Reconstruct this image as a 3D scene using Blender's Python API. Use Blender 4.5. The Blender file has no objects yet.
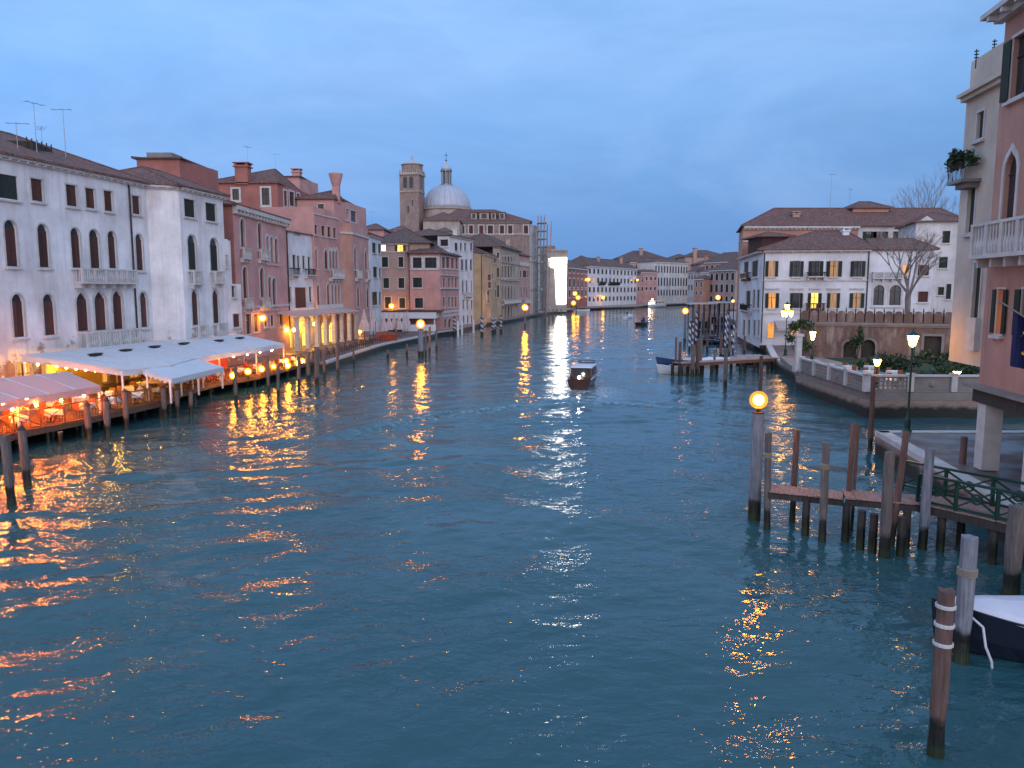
import bpy, bmesh, math, random
import numpy as np
from mathutils import Vector, Matrix
from mathutils.geometry import tessellate_polygon
random.seed(7)
SC = bpy.context.scene
COL = SC.collection
R = math.radians
# ------------------------------------------------------------ camera, sky, sun, exposure
FPX = 769.0; CH = 9.0; TH = math.atan(94/769)
cam = bpy.data.cameras.new('camera'); camo = bpy.data.objects.new('camera', cam); COL.objects.link(camo)
camo.location = (0, 0, CH); camo.rotation_euler = (math.pi/2-TH, 0, 0)
cam.sensor_width = 36; cam.lens = 36*FPX/1024; cam.clip_end = 6000; cam.clip_start = .1
SC.camera = camo
SC.view_settings.view_transform = 'Standard'; SC.view_settings.look = 'None'
SC.view_settings.exposure = 0.42; SC.view_settings.gamma = 1
SC.cycles.use_denoising = True
SC.cycles.max_bounces = 5; SC.cycles.diffuse_bounces = 3; SC.cycles.glossy_bounces = 3; SC.cycles.transmission_bounces = 2
SC.cycles.sample_clamp_indirect = 6; SC.cycles.caustics_reflective = False; SC.cycles.caustics_refractive = False

class NT:
    def __init__(s, tree): s.t = tree; s.n = tree.nodes; s.l = tree.links
    def new(s, typ, **kw):
        nd = s.n.new(typ)
        for k, v in kw.items():
            if k.startswith('i_'):
                key = k[2:]; key = int(key) if key.isdigit() else key.replace('_', ' ')
                s.put(nd.inputs[key], v)
            else: setattr(nd, k, v)
        return nd
    def put(s, sock, v):
        if isinstance(v, bpy.types.NodeSocket): s.l.new(v, sock)
        else: sock.default_value = v
    def math(s, op, a, b=0.0, c=0.0, clamp=False):
        nd = s.n.new('ShaderNodeMath'); nd.operation = op; nd.use_clamp = clamp
        s.put(nd.inputs[0], a); s.put(nd.inputs[1], b); s.put(nd.inputs[2], c); return nd.outputs[0]
    def mix(s, f, a, b, mode='MIX'):
        nd = s.n.new('ShaderNodeMix'); nd.data_type = 'RGBA'; nd.blend_type = mode
        s.put(nd.inputs[0], f); s.put(nd.inputs[6], a); s.put(nd.inputs[7], b); return nd.outputs[2]
    def noise(s, vec, scale, detail=4, rough=.55, out=0, dist=0.0):
        nd = s.n.new('ShaderNodeTexNoise'); s.put(nd.inputs['Vector'], vec)
        nd.inputs['Scale'].default_value = scale; nd.inputs['Detail'].default_value = detail
        nd.inputs['Roughness'].default_value = rough; nd.inputs['Distortion'].default_value = dist
        return nd.outputs[out]
    def ramp(s, f, stops):
        nd = s.n.new('ShaderNodeValToRGB'); s.put(nd.inputs[0], f); e = nd.color_ramp.elements
        e[0].position, e[0].color = stops[0][0], (*stops[0][1], 1)
        e[1].position, e[1].color = stops[-1][0], (*stops[-1][1], 1)
        for p, c in stops[1:-1]:
            q = e.new(p); q.color = (*c, 1)
        return nd.outputs[0]
    def maprange(s, v, a, b, c=0.0, d=1.0):
        nd = s.n.new('ShaderNodeMapRange'); s.put(nd.inputs[0], v)
        for i, k in enumerate((a, b, c, d)): nd.inputs[1+i].default_value = k
        return nd.outputs[0]
    def scale(s, v, sc):
        nd = s.n.new('ShaderNodeMapping'); s.put(nd.inputs[0], v); nd.inputs['Scale'].default_value = sc; return nd.outputs[0]

world = bpy.data.worlds.new('World'); SC.world = world; world.use_nodes = True
w = NT(world.node_tree); w.n.clear()
tc = w.new('ShaderNodeTexCoord').outputs['Generated']
sx = w.new('ShaderNodeSeparateXYZ', i_0=tc)
SX, SY, SZ = sx.outputs
front = w.ramp(SZ, [(0.0, (.070, .205, .50)), (.08, (.090, .245, .56)), (.25, (.175, .37, .72)), (.5, (.27, .47, .80)), (1.0, (.36, .54, .88))])
back = w.ramp(SZ, [(0.0, (.84, .78, .86)), (.25, (.84, .86, 1.02)), (.6, (.60, .72, .98)), (1.0, (.36, .54, .90))])
bk = w.maprange(SY, .35, -.6)
skycol = w.mix(bk, front, back)
cl = w.noise(w.scale(tc, (1.5, 1.5, 4.2)), 1.5, 7, .6, dist=.6)
clm = w.maprange(cl, .42, .66)
clouds = w.mix(w.math('MULTIPLY', clm, .38), skycol, (.30, .45, .76, 1))
cl2 = w.noise(w.scale(tc, (1.8, 1.8, 5.5)), 2.0, 7, .62, dist=.5)
clouds = w.mix(w.math('MULTIPLY', w.maprange(cl2, .42, .74), .34), clouds, (.085, .20, .44, 1))
left_bright = w.maprange(SX, .5, -.7, .9, 1.12)
clouds = w.mix(1.0, clouds, w.new('ShaderNodeCombineColor', i_0=left_bright, i_1=left_bright, i_2=left_bright).outputs[0], 'MULTIPLY')
nis = w.new('ShaderNodeTexSky', sky_type='NISHITA', sun_disc=False, sun_elevation=R(2), sun_rotation=R(195))
nisb = w.new('ShaderNodeBackground', i_Color=nis.outputs[0], i_Strength=.015)
bg = w.new('ShaderNodeBackground', i_Color=clouds, i_Strength=1.0)
add = w.new('ShaderNodeAddShader', i_0=nisb.outputs[0], i_1=bg.outputs[0])
w.l.new(add.outputs[0], w.new('ShaderNodeOutputWorld').inputs[0])
sl = bpy.data.lights.new('sun', 'SUN'); sl.energy = .62; sl.angle = R(40); sl.color = (.98, .88, .95)
so = bpy.data.objects.new('sun', sl); COL.objects.link(so)
so.rotation_euler = Vector((-.32, 1, -.38)).to_track_quat('-Z', 'Y').to_euler()

# ------------------------------------------------------------ pixels to places (measured on the photograph)
def ray(px, py):
    x = (px-512)/FPX; v = (py-384)/FPX
    return Vector((x, math.cos(TH)-v*math.sin(TH), -math.sin(TH)-v*math.cos(TH)))
CO = Vector((0, 0, CH))
def at_z(px, py, z=0.0):
    d = ray(px, py); return CO+d*((z-CH)/d.z)
def at_y(px, py, Y):
    d = ray(px, py); return CO+d*(Y/d.y)
def gx(px, Y): return at_y(px, 290, Y).x

# ------------------------------------------------------------ mesh builder
class MB:
    def __init__(s): s.v = []; s.f = []
    def add(s, vs, fs):
        b = len(s.v); s.v += [tuple(p) for p in vs]; s.f += [tuple(b+i for i in f) for f in fs]
    def box(s, c, sz, rz=0.0, M=None):
        hx, hy, hz = sz[0]/2, sz[1]/2, sz[2]/2
        P = [Vector((a*hx, b*hy, d*hz)) for d in (-1, 1) for b in (-1, 1) for a in (-1, 1)]
        m = M if M is not None else Matrix.Rotation(rz, 3, 'Z')
        s.add([m @ p+Vector(c) for p in P], [(0, 2, 3, 1), (4, 5, 7, 6), (0, 1, 5, 4), (2, 6, 7, 3), (0, 4, 6, 2), (1, 3, 7, 5)])
    def beam(s, a, b, wd, ht):
        a, b = Vector(a), Vector(b); d = b-a; L = d.length
        if L < 1e-6: return
        q = d.to_track_quat('X', 'Z').to_matrix()
        s.box((a+b)/2, (L, wd, ht), M=q)
    def tube(s, a, b, r0, r1=None, n=8, cap=True):
        a, b = Vector(a), Vector(b); r1 = r0 if r1 is None else r1
        d = (b-a); 
        if d.length < 1e-6: return
        q = d.to_track_quat('Z', 'X').to_matrix()
        vs = []
        for p, r in ((a, r0), (b, r1)):
            for i in range(n):
                t = 2*math.pi*i/n; vs.append(p+q @ Vector((r*math.cos(t), r*math.sin(t), 0)))
        fs = [(i, (i+1) % n, n+(i+1) % n, n+i) for i in range(n)]
        if cap: fs += [tuple(range(n-1, -1, -1)), tuple(range(n, 2*n))]
        s.add(vs, fs)
    def lathe(s, c, prof, n=16, sq=None):
        vs = []; c = Vector(c)
        for r, z in prof:
            for i in range(n):
                t = 2*math.pi*(i+.5)/n; vs.append(c+Vector((r*math.cos(t), r*math.sin(t), z)))
        fs = []
        for k in range(len(prof)-1):
            for i in range(n): fs.append((k*n+i, k*n+(i+1) % n, (k+1)*n+(i+1) % n, (k+1)*n+i))
        fs += [tuple(range(n-1, -1, -1)), tuple((len(prof)-1)*n+i for i in range(n))]
        s.add(vs, fs)
    def prism(s, poly, z0, z1):
        n = len(poly)
        area = sum(poly[i][0]*poly[(i+1) % n][1]-poly[(i+1) % n][0]*poly[i][1] for i in range(n))
        if area < 0: poly = poly[::-1]
        vs = [(p[0], p[1], z0) for p in poly]+[(p[0], p[1], z1) for p in poly]
        tri = [t for t in tessellate_polygon([[Vector((p[0], p[1], 0)) for p in poly]])]
        fs = [(i, (i+1) % n, n+(i+1) % n, n+i) for i in range(n)]
        for t in tri:
            a, b, c = t
            pa, pb, pc = (Vector(poly[i][:2]) for i in t)
            if (pb-pa).cross(pc-pa) < 0: b, c = c, b
            fs += [(n+a, n+b, n+c), (c, b, a)]
        s.add(vs, fs)
    def sphere(s, c, r, n=12, m=8, sz=1.0):
        s.lathe(c, [(r*math.sin(math.pi*k/m)+1e-4, -r*sz*math.cos(math.pi*k/m)) for k in range(m+1)], n)
    def build(s, name, mat=None, parent=None, loc=None, local=False, smooth=False, link=True):
        off = Vector((0, 0, 0))
        if not local:
            if parent is not None: off = Vector(parent.get('_o', (0, 0, 0)))
            elif loc is not None: off = Vector(loc)
        V = np.array(s.v, dtype=np.float64).reshape(-1, 3)-np.array(off)
        me = bpy.data.meshes.new(name); me.from_pydata(V.tolist(), [], s.f)
        if mat is not None: me.materials.append(mat)
        nl = len(me.loops)
        if nl:
            co = np.empty(len(me.vertices)*3); me.vertices.foreach_get('co', co); co = co.reshape(-1, 3)
            vi = np.empty(nl, dtype=np.int32); me.loops.foreach_get('vertex_index', vi)
            npol = len(me.polygons); nm = np.empty(npol*3); me.polygons.foreach_get('normal', nm); nm = nm.reshape(-1, 3)
            tot = np.empty(npol, dtype=np.int32); me.polygons.foreach_get('loop_total', tot)
            u = np.stack([-nm[:, 1], nm[:, 0], np.zeros(npol)], 1); L = np.linalg.norm(u, axis=1)
            flat = L < .02; u[flat] = (1, 0, 0); L[flat] = 1; u /= L[:, None]
            vv = np.cross(nm, u); uu = np.repeat(u, tot, 0); vv = np.repeat(vv, tot, 0); P = co[vi]
            uv = np.stack([(P*uu).sum(1), (P*vv).sum(1)], 1)
            lay = me.uv_layers.new(name='uv'); lay.data.foreach_set('uv', uv.astype(np.float32).ravel())
            if smooth: me.polygons.foreach_set('use_smooth', [True]*npol)
        o = bpy.data.objects.new(name, me)
        COL.objects.link(o)
        if parent is not None: o.parent = parent; o['_o'] = parent.get('_o', (0, 0, 0))
        elif loc is not None: o.location = loc; o['_o'] = tuple(loc)
        return o
def tag(o, label=None, cat=None, group=None, kind=None):
    if label: o['label'] = label
    if cat: o['category'] = cat
    if group: o['group'] = group
    if kind: o['kind'] = kind
    return o
def thing(name, label, cat, loc=(0, 0, 0), group=None, rz=0.0, local=False):
    o = bpy.data.objects.new(name, None); COL.objects.link(o); o.empty_display_size = .2
    o.location = loc; o.rotation_euler = (0, 0, rz); o['_o'] = (0, 0, 0) if local else tuple(loc)
    return tag(o, label, cat, group)
def dup(root, loc, rz=0.0, label=None, group=None):
    def cp(o, par):
        c = o.copy(); COL.objects.link(c); c.parent = par
        for ch in KIDS.get(o.name, []): cp(ch, c)
        return c
    r = cp(root, None); r.location = loc; r.rotation_euler = (0, 0, rz)
    if label: r['label'] = label
    if group: r['group'] = group
    return r
KIDS = {}
def reg(root):
    def rec(o):
        KIDS[o.name] = [c for c in COL.objects if c.parent == o]
        for c in KIDS[o.name]: rec(c)
    rec(root)
ORD = 'first second third fourth fifth sixth seventh eighth ninth tenth eleventh twelfth thirteenth fourteenth fifteenth sixteenth seventeenth eighteenth nineteenth twentieth'.split()+['twenty-first', 'twenty-second', 'twenty-third', 'twenty-fourth', 'twenty-fifth', 'twenty-sixth', 'twenty-seventh', 'twenty-eighth']

# ------------------------------------------------------------ materials
def newmat(name):
    m = bpy.data.materials.new(name); m.use_nodes = True; t = NT(m.node_tree); t.n.clear()
    b = t.new('ShaderNodeBsdfPrincipled'); o = t.new('ShaderNodeOutputMaterial'); t.l.new(b.outputs[0], o.inputs[0])
    return m, t, b
def bump(t, b, h, strength=.4, dist=.02):
    bp = t.new('ShaderNodeBump', i_Strength=strength, i_Distance=dist, i_Height=h); t.l.new(bp.outputs[0], b.inputs['Normal']); return bp
def M_plaster(name, c, dirt=(.28, .22, .19), amt=.5, brick=False, rough=.88):
    m, t, b = newmat(name)
    P = t.new('ShaderNodeNewGeometry').outputs['Position']
    n1 = t.noise(P, .35, 5, .6); n2 = t.noise(t.scale(P, (1.2, 1.2, .16)), 1.0, 5, .65); n3 = t.noise(P, 2.6, 6, .7)
    dk = tuple(k*.72 for k in c); lt = tuple(min(k*1.12, .9) for k in c)
    col = t.mix(t.maprange(n1, .3, .7), (*dk, 1), (*lt, 1))
    col = t.mix(t.math('MULTIPLY', t.maprange(n2, .5, .75), amt), col, (*dirt, 1))
    col = t.mix(t.math('MULTIPLY', t.maprange(n3, .55, .8), amt*.5), col, (*dirt, 1))
    n4 = t.noise(t.scale(P, (3.2, 3.2, .12)), 1.3, 4, .7); col = t.mix(t.math('MULTIPLY', t.maprange(n4, .56, .74), amt*.7), col, (*[k*.55 for k in dirt], 1))
    if brick:
        uv = t.new('ShaderNodeTexCoord').outputs['UV']
        br = t.new('ShaderNodeTexBrick', i_Vector=uv, i_Scale=1.0, i_Color1=(.34, .16, .10, 1), i_Color2=(.42, .22, .15, 1), i_Mortar=(.40, .36, .31, 1))
        br.inputs['Brick Width'].default_value = .27; br.inputs['Row Height'].default_value = .075; br.inputs['Mortar Size'].default_value = .012
        z = t.new('ShaderNodeSeparateXYZ', i_0=P).outputs[2]
        mk = t.math('ADD', t.maprange(z, 8.0, 2.2, -.33, .22), t.noise(P, .8, 5, .7))
        col = t.mix(t.maprange(mk, .55, .62), col, br.outputs[0])
    t.l.new(col, b.inputs['Base Color']); b.inputs['Roughness'].default_value = rough
    bump(t, b, t.noise(P, 5, 6, .7), .35, .03)
    return m
def M_brick(name, c1, c2, mortar=(.40, .36, .32), amt=.5):
    m, t, b = newmat(name)
    P = t.new('ShaderNodeNewGeometry').outputs['Position']; uv = t.new('ShaderNodeTexCoord').outputs['UV']
    br = t.new('ShaderNodeTexBrick', i_Vector=uv, i_Scale=1.0, i_Color1=(*c1, 1), i_Color2=(*c2, 1), i_Mortar=(*mortar, 1))
    br.inputs['Brick Width'].default_value = .28; br.inputs['Row Height'].default_value = .08; br.inputs['Mortar Size'].default_value = .012
    n1 = t.noise(P, .5, 6, .7); n2 = t.noise(t.scale(P, (1, 1, .25)), 1.5, 5, .6)
    col = t.mix(t.math('MULTIPLY', t.maprange(n1, .42, .7), amt), br.outputs[0], (*[k*.5 for k in c1], 1))
    col = t.mix(t.math('MULTIPLY', t.maprange(n2, .52, .75), amt), col, (.42, .38, .35, 1))
    t.l.new(col, b.inputs['Base Color']); b.inputs['Roughness'].default_value = .92
    bump(t, b, br.outputs[1], -.4, .02)
    return m
def M_tiles(name, c=(.17, .075, .06)):
    m, t, b = newmat(name)
    P = t.new('ShaderNodeNewGeometry').outputs['Position']; uv = t.new('ShaderNodeTexCoord').outputs['UV']
    s = t.new('ShaderNodeSeparateXYZ', i_0=uv)
    row = t.math('FLOOR', t.math('DIVIDE', s.outputs[1], .36)); colm = t.math('FLOOR', t.math('DIVIDE', s.outputs[0], .24))
    cell = t.new('ShaderNodeTexWhiteNoise', noise_dimensions='2D')
    t.l.new(t.new('ShaderNodeCombineXYZ', i_0=colm, i_1=row).outputs[0], cell.inputs['Vector'])
    n1 = t.noise(P, .6, 6, .65)
    a = t.mix(cell.outputs[0], (*[k*.6 for k in c], 1), (*[k*1.55 for k in c], 1))
    a = t.mix(t.math('MULTIPLY', t.maprange(n1, .42, .7), .65), a, (.10, .085, .07, 1))
    t.l.new(a, b.inputs['Base Color']); b.inputs['Roughness'].default_value = .85
    wv = t.math('ABSOLUTE', t.math('SINE', t.math('MULTIPLY', s.outputs[0], math.pi/.24)))
    st = t.math('FRACT', t.math('DIVIDE', s.outputs[1], .36))
    bump(t, b, t.math('ADD', wv, t.math('MULTIPLY', st, -.4)), .9, .07)
    return m
def M_wood(name, c, rough=.8, wet=False, along='z', planks=0.0):
    m, t, b = newmat(name)
    tcn = t.new('ShaderNodeTexCoord'); ob = tcn.outputs['Object']; P = t.new('ShaderNodeNewGeometry').outputs['Position']
    sc = {'z': (9, 9, .9), 'x': (.9, 9, 9), 'y': (9, .9, 9)}[along]
    g = t.noise(t.scale(ob, sc), 1.6, 5, .6)
    g2 = t.noise(P, .9, 4, .6)
    col = t.mix(t.maprange(g, .3, .7), (*[k*.55 for k in c], 1), (*[min(1, k*1.35) for k in c], 1))
    col = t.mix(t.math('MULTIPLY', t.maprange(g2, .4, .7), .45), col, (*[k*.45 for k in c], 1))
    h = g
    if planks:
        s = t.new('ShaderNodeSeparateXYZ', i_0=tcn.outputs['UV'])
        q = t.math('DIVIDE', s.outputs[0], planks); fr = t.math('FRACT', q)
        wn = t.new('ShaderNodeTexWhiteNoise', noise_dimensions='1D'); t.l.new(t.math('FLOOR', q), wn.inputs['W'])
        col = t.mix(t.math('MULTIPLY', wn.outputs[0], .5), col, (*[k*.4 for k in c], 1))
        gap = t.math('LESS_THAN', fr, .1); col = t.mix(gap, col, (.01, .008, .008, 1))
        h = t.math('SUBTRACT', g, t.math('MULTIPLY', gap, 2))
    if wet:
        z = t.new('ShaderNodeSeparateXYZ', i_0=P).outputs[2]
        zz = t.math('ADD', z, t.math('MULTIPLY', t.noise(P, 3, 4, .6), .5))
        mk = t.maprange(zz, 1.15, .95)
        col = t.mix(mk, col, (.012, .013, .010, 1))
        col = t.mix(t.math('MULTIPLY', t.maprange(zz, .60, .45), .8), col, (.022, .035, .012, 1))
        t.l.new(t.maprange(zz, 1.1, .9, rough, .35), b.inputs['Roughness'])
    else: b.inputs['Roughness'].default_value = rough
    t.l.new(col, b.inputs['Base Color']); bump(t, b, h, .9, .04)
    return m
def M_plain(name, c, rough=.6, metal=0.0, var=.25, sc=3.0, bmp=.15):
    m, t, b = newmat(name); P = t.new('ShaderNodeTexCoord').outputs['Object']
    n = t.noise(P, sc, 5, .6)
    t.l.new(t.mix(n, (*[k*(1-var) for k in c], 1), (*[min(1, k*(1+var)) for k in c], 1)), b.inputs['Base Color'])
    b.inputs['Roughness'].default_value = rough; b.inputs['Metallic'].default_value = metal
    if bmp: bump(t, b, t.noise(P, sc*4, 4, .6), bmp, .02)
    return m
def M_emit(name, c, s, base=(.8, .8, .8)):
    m, t, b = newmat(name); b.inputs['Base Color'].default_value = (*base, 1)
    b.inputs['Emission Color'].default_value = (*c, 1); b.inputs['Emission Strength'].default_value = s; return m
def M_litpane(name, c, s):
    m, t, b = newmat(name); uv = t.new('ShaderNodeTexCoord').outputs['UV']
    n = t.noise(t.scale(uv, (5, .4, 1)), 1.0, 3, .6)
    b.inputs['Base Color'].default_value = (.05, .04, .03, 1)
    t.l.new(t.mix(t.maprange(n, .35, .65), (*[k*.35 for k in c], 1), (*c, 1)), b.inputs['Emission Color']); b.inputs['Emission Strength'].default_value = s
    b.inputs['Roughness'].default_value = .2; return m
def M_glass(name, c=(.018, .024, .032), rough=.12):
    m, t, b = newmat(name); P = t.new('ShaderNodeNewGeometry').outputs['Position']
    t.l.new(t.mix(t.noise(P, .9, 2), (*[k*.5 for k in c], 1), (*[k*2 for k in c], 1)), b.inputs['Base Color'])
    b.inputs['Roughness'].default_value = rough; b.inputs['IOR'].default_value = 1.5
    bump(t, b, t.noise(P, 1.7, 2), .15, .02); return m
def M_shutter(name, c):
    m, t, b = newmat(name); tcn = t.new('ShaderNodeTexCoord'); s = t.new('ShaderNodeSeparateXYZ', i_0=tcn.outputs['UV'])
    P = t.new('ShaderNodeNewGeometry').outputs['Position']
    sl_ = t.math('FRACT', t.math('DIVIDE', s.outputs[1], .09)); n = t.noise(P, 2.0, 4, .6)
    rn = t.new('ShaderNodeObjectInfo').outputs['Random']; n = t.math('MULTIPLY', t.math('ADD', n, rn), .5)
    col = t.mix(n, (*[k*.35 for k in c], 1), (*[k*1.7 for k in c], 1))
    t.l.new(col, b.inputs['Base Color']); b.inputs['Roughness'].default_value = .7; bump(t, b, sl_, .8, .03); return m
def M_stripe(name, ca, cb, pitch=.9):
    m, t, b = newmat(name); s = t.new('ShaderNodeSeparateXYZ', i_0=t.new('ShaderNodeTexCoord').outputs['Object'])
    ang = t.math('DIVIDE', t.math('ARCTAN2', s.outputs[1], s.outputs[0]), 2*math.pi)
    f = t.math('FRACT', t.math('ADD', t.math('DIVIDE', s.outputs[2], pitch), ang))
    k = t.math('GREATER_THAN', f, .5); P = t.new('ShaderNodeNewGeometry').outputs['Position']
    col = t.mix(k, (*ca, 1), (*cb, 1)); col = t.mix(t.math('MULTIPLY', t.maprange(t.noise(P, 4, 4), .5, .7), .4), col, (.15, .14, .12, 1))
    z = s.outputs[2]; col = t.mix(t.maprange(z, 1.0, .8), col, (.012, .014, .010, 1))
    t.l.new(col, b.inputs['Base Color']); b.inputs['Roughness'].default_value = .5; return m
WHITE = M_plaster('white_plaster', (.76, .75, .76), (.38, .29, .27), .42, brick=True)
WHITE2 = M_plaster('clean_white_plaster', (.66, .67, .71), (.45, .44, .44), .3)
WHITE3 = M_plaster('grey_white_plaster', (.60, .58, .57), (.3, .28, .27), .45)
PINK = M_plaster('pink_plaster', (.54, .29, .275), (.52, .36, .34), .5)
PINK2 = M_plaster('pale_pink_plaster', (.55, .30, .27), (.38, .20, .17), .5)
RED = M_plaster('red_plaster', (.36, .14, .115), (.30, .14, .12), .5)
SALMON = M_plaster('salmon_plaster', (.46, .245, .19), (.33, .19, .16), .65)
BEIGE = M_plaster('beige_pink_plaster', (.42, .29, .245), (.34, .22, .18), .5)
YELLOW = M_plaster('ochre_plaster', (.48, .35, .21), (.40, .27, .18), .5)
CREAM = M_plaster('cream_plaster', (.60, .50, .41), (.44, .38, .33), .35)
STONEW = M_plaster('weathered_stone_wall', (.42, .36, .31), (.20, .17, .15), .6)
STONE = M_plain('istrian_stone', (.50, .485, .47), .7, var=.42, sc=1.4)
STONED = M_plain('dirty_stone', (.22, .195, .18), .8, var=.45, sc=.9, bmp=.4)
BRICK = M_brick('old_brick', (.16, .082, .068), (.21, .125, .10), (.19, .165, .15), amt=.7)
BRICKP = M_brick('palace_brick', (.25, .155, .13), (.31, .21, .18), (.3, .26, .24), amt=.55)
TILES = M_tiles('roof_tiles'); TILES2 = M_tiles('brown_roof_tiles', (.13, .072, .062))
GLASS = M_glass('window_glass'); BRSH = M_shutter('brown_shutter', (.085, .032, .026)); GRSH = M_shutter('dark_green_shutter', (.018, .030, .024))
LITY = M_litpane('lit_yellow_window', (1, .66, .10), 2.6); LITO = M_litpane('lit_orange_window', (1, .40, .08), 1.0); LITW = M_litpane('lit_white_window', (1, .85, .65), 2.6)
DIMO = M_litpane('dim_curtain_window', (.9, .45, .2), .45)
POST = M_wood('mooring_wood', (.15, .125, .115), wet=True); POSTR = M_wood('reddish_post_wood', (.135, .080, .068), wet=True); POSTG = M_wood('grey_post_wood', (.23, .24, .28), wet=True)
DARKW = M_wood('dark_wet_wood', (.045, .038, .034), wet=True)
PLANK = M_wood('pier_planks', (.34, .21, .17), planks=.17, along='x'); DECKW = M_wood('deck_beams', (.17, .085, .05), along='y')
RAILW = M_wood('rail_wood', (.24, .09, .045), along='y'); IRON = M_plain('dark_iron', (.03, .03, .032), .5, .6)
GREEN = M_plain('green_painted_metal', (.008, .05, .038), .35, .2, var=.4); STEEL = M_plain('galvanised_steel', (.25, .26, .28), .45, .8)
CANVAS = M_plain('white_canvas', (.66, .68, .72), .85, var=.1, sc=.6); CANVASP = M_plain('pink_white_canvas', (.66, .56, .56), .85, var=.12, sc=.5)
def translucent(m, c, f):
    t = NT(m.node_tree); b = [n for n in t.n if n.type == 'BSDF_PRINCIPLED'][0]; o = [n for n in t.n if n.type == 'OUTPUT_MATERIAL'][0]
    tr = t.new('ShaderNodeBsdfTranslucent', i_Color=(*c, 1)); mx = t.new('ShaderNodeMixShader', i_0=f); t.l.new(b.outputs[0], mx.inputs[1]); t.l.new(tr.outputs[0], mx.inputs[2]); t.l.new(mx.outputs[0], o.inputs[0])
translucent(CANVAS, (.6, .55, .5), .10); translucent(CANVASP, (.68, .5, .45), .38)
CLOTH = M_plain('tablecloth', (.75, .72, .68), .9, var=.05); LEADM = M_plain('lead_sheet', (.42, .45, .52), .55, .15, var=.2, sc=.35)
BLUEP = M_plain('blue_boat_paint', (.02, .055, .14), .3, var=.2); NAVY = M_plain('navy_boat_paint', (.012, .016, .030), .3); TARP = M_plain('grey_white_tarpaulin', (.60, .60, .66), .6, var=.15, sc=1.0, bmp=.5)
TARPD = M_plain('worn_boat_cover', (.27, .24, .25), .8, var=.35, sc=1.5, bmp=.5); MAHOG = M_plain('varnished_mahogany', (.045, .013, .008), .2, var=.4, sc=2); BWHITE = M_plain('white_boat_paint', (.68, .68, .70), .35, var=.06)
def M_paving(name, c):
    m, t, b = newmat(name); P = t.new('ShaderNodeNewGeometry').outputs['Position']
    br = t.new('ShaderNodeTexBrick', i_Vector=P, i_Scale=1.0, i_Color1=(*c, 1), i_Color2=(*[k*.72 for k in c], 1), i_Mortar=(.05, .045, .04, 1))
    br.inputs['Brick Width'].default_value = .95; br.inputs['Row Height'].default_value = .45; br.inputs['Mortar Size'].default_value = .018
    col = t.mix(t.math('MULTIPLY', t.maprange(t.noise(P, .7, 6, .7), .4, .7), .6), br.outputs[0], (*[k*.45 for k in c], 1))
    t.l.new(col, b.inputs['Base Color']); t.l.new(t.maprange(t.noise(P, .5, 4), .35, .7, .35, .8), b.inputs['Roughness']); bump(t, b, br.outputs[1], -.4, .01); return m
PAVE = M_paving('quay_paving', (.17, .125, .11))
LAMPO = M_emit('amber_lamp_glass', (1, .36, .022), 190); LAMPW = M_emit('warm_lamp_glass', (1, .42, .03), 40); LAMPB = M_emit('bulb_glow', (1, .42, .03), 120)
def M_halo(name, c, s, tr):
    m = bpy.data.materials.new(name); m.use_nodes = True; t = NT(m.node_tree); t.n.clear()
    a = t.new('ShaderNodeBsdfTransparent', i_0=(1, .86, .62, 1)); e = t.new('ShaderNodeEmission', i_Color=(*c, 1), i_Strength=s); mx = t.new('ShaderNodeMixShader', i_0=tr, i_1=a.outputs[0], i_2=e.outputs[0])
    t.l.new(mx.outputs[0], t.new('ShaderNodeOutputMaterial').inputs[0]); return m
HALO = M_halo('amber_halo_shell', (1, .30, .02), 3.4, .24)  # see-through glowing shell, puts an orange halo around each bulb
LAMPF = M_emit('far_lamp_glow', (1, .42, .04), 30)
SCREEN = M_emit('floodlit_panel', (1, .93, .78), 9.0)  # floodlight on the sheeting is put in as the sheet's own glow
ASHC = M_plain('folded_umbrella_cloth', (.50, .42, .42), .9, var=.15)

# ------------------------------------------------------------ facades
class Fac:
    def __init__(s, P0, P1, z0=1.0, z1=15.0):
        s.p0 = Vector((P0[0], P0[1])); s.p1 = Vector((P1[0], P1[1])); d = s.p1-s.p0
        s.L = d.length; s.d = d/s.L; s.n = Vector((s.d.y, -s.d.x)); s.z0, s.z1 = z0, z1; s.holes = []
    def pt(s, u, w, z):
        q = s.p0+s.d*u+s.n*w; return Vector((q.x, q.y, z))
    def uz(s, px, py):
        r = ray(px, py); r2 = Vector((r.x, r.y)); t = s.p0.dot(s.n)/r2.dot(s.n)
        P = CO+r*t; return (Vector((P.x, P.y))-s.p0).dot(s.d), P.z
    def box(s, mb, u0, u1, w0, w1, z0, z1):
        c = s.pt((u0+u1)/2, (w0+w1)/2, (z0+z1)/2)
        mb.box(c, (abs(u1-u0), abs(w1-w0), abs(z1-z0)), rz=math.atan2(s.d.y, s.d.x))
    def poly(s, mb, pts, w0, w1):
        n = len(pts); a = [s.pt(u, w0, z) for u, z in pts]; b = [s.pt(u, w1, z) for u, z in pts]
        mb.add(a+b, [tuple(range(n, 2*n))]+[(i, (i+1) % n, n+(i+1) % n, n+i) for i in range(n)])
    def ring(s, mb, outer, inner, w0, w1):
        n = len(outer); vs = [s.pt(u, w1, z) for u, z in outer]+[s.pt(u, w1, z) for u, z in inner]+[s.pt(u, w0, z) for u, z in outer]+[s.pt(u, w0, z) for u, z in inner]
        fs = []
        for i in range(n):
            j = (i+1) % n; fs += [(i, j, n+j, n+i), (2*n+i, 2*n+j, j, i), (n+i, n+j, 3*n+j, 3*n+i)]
        mb.add(vs, fs)
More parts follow.
